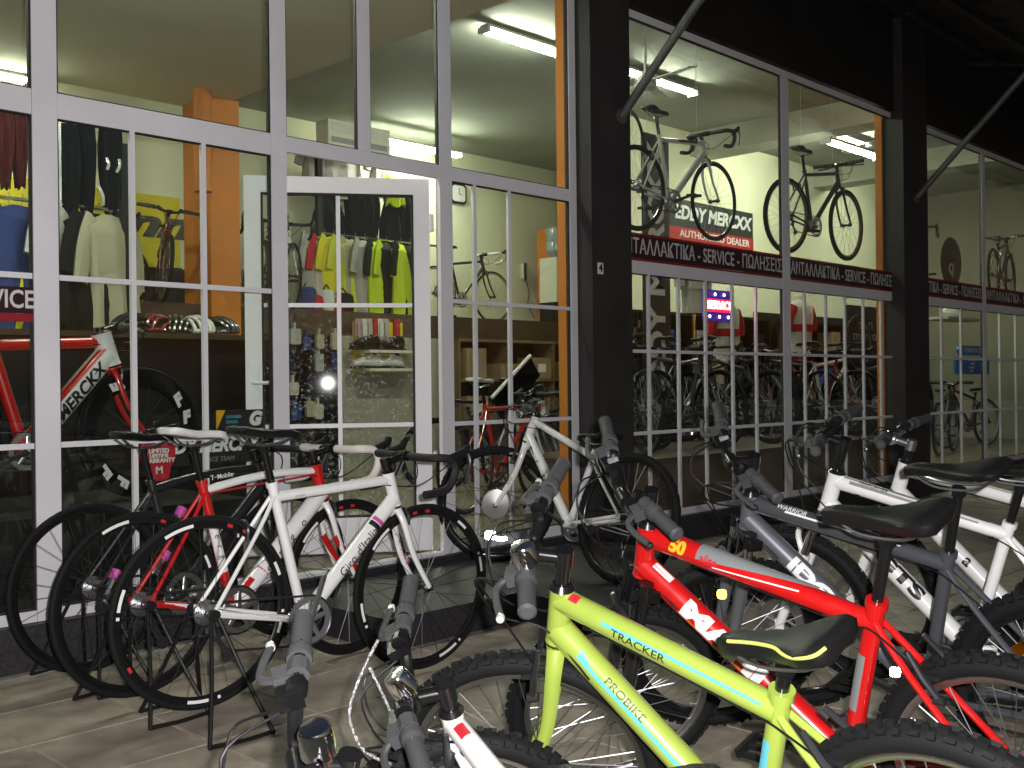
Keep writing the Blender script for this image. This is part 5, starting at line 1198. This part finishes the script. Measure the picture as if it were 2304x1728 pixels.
E4 = bicycle('electric_bicycle', 'white bicycle with big grey front hub motor beside the dark column', (4.278, -1.20, 86.9, 12.5, 47.5, .145), dict(RDG, wb=.988, fl=.406, hl=.151, hw=.27, sl=.42, sp=.06),
    dict(kind='mtb', tyre='semi', frame=M_white, fork=M_white, bar='flat', radii=(.02, .027, .018, .024), rim=M_blk, hubr=.080, hubm=mat('motor_grey', (.36, .36, .36), rough=.35, metal=.7), spoke=M_dkmetal, balls=True, disc=False))
for k, ch_ in enumerate('ergo'): tube_text(ch_, E4['dtop'], E4['bb'], .027, .05, 1, M_bdec, E4['frame'], t=.15 + .16 * k)
a_ = E4['crown'] + Vector((0, .045, -.06)); b_ = E4['fh'] + Vector((0, .052, 0)); tube_text('ergo', b_, a_, .013, .026, 1, M_bdec, E4['fork'], t=.5)
tube_text('Zigonne', E4['bb'] + Vector((-.02, .03, 0)), E4['rh'] + Vector((.02, .06, 0)), .0105, .018, 1, M_bdec, E4['frame'], t=.45)

KM = dict(kind='mtb', tyre='knob', kick=True)
ANG[0] = 32
lime = bicycle('kids_bicycle', 'lime green bicycle with cyan stripes and black saddle, nearest in front', (1.901, -3.881, 90.4, -15.7, 32.4, 0), geo(R=.31, wb=.976, cs=.389, bbz=.278, fl=.363, hl=.136, sl=.365, sp=.087, stem=.124, hw=.29),
    dict(KM, frame=M_lime, fork=M_lime, radii=(.027, .0305, .021, .0255), rim=M_alu, bell=1, sadtilt=8, sthick=.055, sw=.16, slen=.26, balls=True, tts=.04, headset=M_blk, rise=.05))
F = lime['frame']; tt0, tt1 = lime['ttop'], lime['tts']; dt0, dt1 = lime['dtop'], lime['bb']
tube_patch(tt0, tt1, .027, .24, .95, -12, 4, 1, M_cyan, F, -10, 2); tube_text('TRACKER', tt0, tt1, .027, .022, 1, M_bdec, F, t=.42, up=-.011, width=.13)
tube_patch(dt0, dt1, .0305, .20, .95, -14, 2, 1, M_cyan, F); tube_patch(dt0, dt1, .0305, .13, .20, -10, 30, 1, M_cyan, F, -14, 2); tube_text('PROBIKE', dt0, dt1, .0305, .022, 1, M_bdec, F, t=.36, up=.008, width=.11)
tube_patch(lime['bb'], lime['st'], .021, .30, .72, -35, 15, 1, M_cyan, F)
tube_patch(tt0, tt1, .027, .06, .105, 18, 62, 1, M_redd, F, name='sticker')
a_ = lime['crown'] + Vector((0, .040, -.06)); b_ = lime['fh'] + Vector((0, .053, 0)); tube_patch(a_, b_, .0155, .30, .46, -50, 30, 1, M_cyan, lime['fork'], r2=.0128); tube_patch(a_, b_, .0145, .48, .85, -20, 20, 1, M_bdec, lime['fork'], r2=.0125)
# pale stripe round the lime saddle
mb = MB(); pts = [(.10, .033, .0085), (.05, .036, .0085), (.0, .044, .006), (-.03, .062, .002), (-.06, .074, .002), (-.10, .079, .010), (-.115, .06, .016)]
mb.tube(smoothpath(pts, 4), .0035, 6); mb.build('piping', mat('lime_piping', (.50, .55, .12), rough=.4), lime['saddle'])
red = bicycle('kids_bicycle', 'red bicycle with silver fade, yellow 50 and black saddle', (2.455, -3.793, 89.6, -16.3, 54, 0), geo(R=.31, wb=1.085, cs=.389, bbz=.278, fl=.417, hl=.153, sl=.445, sp=.197, stem=.145, hw=.29),
    dict(KM, frame=M_red, fork=M_black, susp=True, radii=(.027, .032, .0215, .026), rim=M_alu, sw=.17, slen=.28, sthick=.05, tts=.05, rise=.06, taper=True))
F = red['frame']; tt0, tt1 = red['ttop'], red['tts']; dt0, dt1 = red['dtop'], red['bb']; M_fade = mat('silver_decal', (.30, .32, .33), rough=.3, metal=.4)
tube_patch(tt0, tt1, .0300, .27, .78, -25, 88, 1, M_fade, F, 55, 80, r2=.0300); tube_text('50', tt0, tt1, .0300, .045, 1, M_yel, F, t=.18, bold=.0025, up=-.002); tube_text('alite', tt0, tt1, .0300, .030, 1, M_redd, F, t=.33, bold=.0008, up=-.006)
tube_patch(tt0, tt1, .0300, .35, .72, -38, -32, 1, M_wdec, F, 5, 12, r2=.0300)
tube_text('MAHI', dt0, dt1, .0325, .062, 1, M_wdec, F, t=.42, bold=.004, width=.26, up=-.002); tube_patch(dt0, dt1, .0325, .22, .75, -48, -40, 1, M_orange_d, F, -44, -28)
tube_patch(dt0, dt1, .0325, .04, .13, 32, 70, 1, M_wdec, F, name='sticker')
tube_patch(red['bb'], red['st'], .0215, .35, .70, -40, 60, 1, M_fade, F)
silver = bicycle('mountain_bicycle', 'silver grey mountain bicycle with suspension fork right of the red one', (3.02, -3.768, 84.7, -17.0, 53, 0), geo(wb=1.12, fl=.454, hl=.121, sl=.461, sp=.223, stem=.144),
    dict(KM, frame=M_gun, ht=M_silver, dt=M_silver, fork=M_silver, susp=True, chrome_st=True, radii=(.024, .031, .0185, .025), rim=M_blk, wheel_reflector=M_amber, disc=True, taper=True))
F = silver['frame']; tube_text('IDOL', silver['dtop'], silver['bb'], .0315, .06, 1, M_wdec, F, t=.42, bold=.003, width=.22); tube_text('WARRIOR', silver['ttop'], silver['tts'], .0255, .022, 1, M_wdec, F, t=.25, up=.014); tube_patch(silver['ttop'], silver['tts'], .0255, .22, .8, 0, 14, 1, M_wdec, F, 16, 26)
w1 = bicycle('mountain_bicycle', 'white mountain bicycle with black stripes and white cables, third in the right row', (3.60, -3.68, 97, -10.2, 6, 0), geo(fl=.435, hl=.149, stem=.135, sl=.45, sp=.16),
    dict(KM, frame=M_white, fork=M_white, susp=True, chrome_st=True, radii=(.024, .031, .0185, .027), rim=M_blk, disc=True, wheel_reflector=M_refl, taper=True))
F = w1['frame']; tube_text('GTS', w1['dtop'], w1['bb'], .0315, .055, 1, M_bdec, F, t=.5, bold=.003, width=.2); tube_patch(w1['ttop'], w1['tts'], .0255, .10, .85, -8, 18, 1, M_gdec, F, 0, 12); tube_patch(w1['ttop'], w1['tts'], .0255, .06, .9, 34, 42, 1, M_bdec, F); tube_text('PERFORMER', w1['ttop'], w1['tts'], .0255, .018, 1, M_bdec, F, t=.24, up=.012)
w2 = bicycle('mountain_bicycle', 'white mountain bicycle with silver stem, rearmost at the right', (4.02, -3.70, 92, -6, 5, 0), geo(fl=.425, hl=.15, stem=.10, sl=.47, sp=.16),
    dict(KM, frame=M_white, fork=M_white, susp=True, radii=(.024, .031, .0185, .027), rim=M_blk, disc=True, stemm=M_alu, barm=M_alu))
tube_patch(w2['ttop'], w2['tts'], .0245, .1, .9, 20, 30, 1, M_gdec, w2['frame']); tube_text('a', w2['dtop'], w2['bb'], .0315, .06, 1, M_bdec, w2['frame'], t=.55, bold=.002)
k4 = bicycle('kids_bicycle', 'white small bicycle with chrome bell and black grips, bottom middle', (1.26, -3.783, 65, -18, 71, 0), geo(R=.27, wb=.846, cs=.339, bbz=.242, fl=.225, hl=.10, sl=.26, sp=.03, stem=.11, hw=.29),
    dict(KM, frame=M_white, fork=M_black, bell=.5, balls=True, radii=(.0225, .025, .019, .023), rim=M_alu, sw=.15, slen=.23, rise=.06))
tube_patch(k4['ttop'], k4['tts'], .0225, .10, .20, 20, 75, 1, M_redd, k4['frame'], name='sticker')
k5 = bicycle('kids_bicycle', 'small bicycle of which only the black handlebar and bell show, bottom left', (1.178, -3.985, 101.5, -8.2, 50, 0), geo(R=.27, wb=.846, cs=.339, bbz=.242, fl=.262, hl=.105, sl=.347, sp=.08, stem=.075, hw=.29),
    dict(KM, frame=M_dred, fork=M_black, bell=.5, balls=True, rim=M_alu, sw=.15, slen=.23, rise=.06))
# glittering reflective streamer looped over the brake lever of the white small bicycle
gm = mat('glitter_braid', (.42, .40, .41), rough=.3, metal=.8, bump=.9, bscale=140)
def atD(px, py, d): return CAM + ray(px, py) * d
pA = atD(851, 1440, 2.05); pts = [pA, atD(820, 1500, 2.03), atD(790, 1580, 2.0), atD(790, 1630, 1.98), atD(820, 1690, 1.95), atD(880, 1720, 1.92)]
st_ = empty('streamer', pA); tag(st_, 'glittering braided streamer hanging in a loop from a brake lever', 'streamer')
MB().tube(smoothpath([q - pA for q in pts], 6), .0032, 8).build('braid', gm, st_)
pts = [atD(832, 1502, 2.03), atD(860, 1560, 2.02), atD(888, 1620, 2.0), atD(912, 1660, 1.98)]
MB().tube(smoothpath([q - pA for q in pts], 6), .0032, 8).build('second_braid', gm, st_)

# flat reflectors that face the street, each fixed to its bicycle
def reflector(B, px, py, d, wd, h, m, name='reflector'):
    P_ = atD(px, py, d); n = (fo.location - P_).normalized(); ex = Vector((0, 0, 1)).cross(n).normalized(); ey = n.cross(ex)
    M = Matrix(((ex.x, ey.x, n.x, P_.x), (ex.y, ey.y, n.y, P_.y), (ex.z, ey.z, n.z, P_.z), (0, 0, 0, 1)))
    MB().prism(rrect(wd, h, min(wd, h) * .3), -.004, .004, plane='XY').build(name, m, B['root'], B['root'].matrix_world.inverted() @ M)
bpy.context.view_layer.update()
reflector(E4, 1103, 1204, 5.6, .055, .045, M_refl); reflector(E4, 1128, 1212, 5.6, .06, .02, M_refl)
reflector(silver, 1624, 1337, 3.05, .026, .026, M_amber); reflector(red, 2014, 1512, 2.15, .020, .018, M_refl)
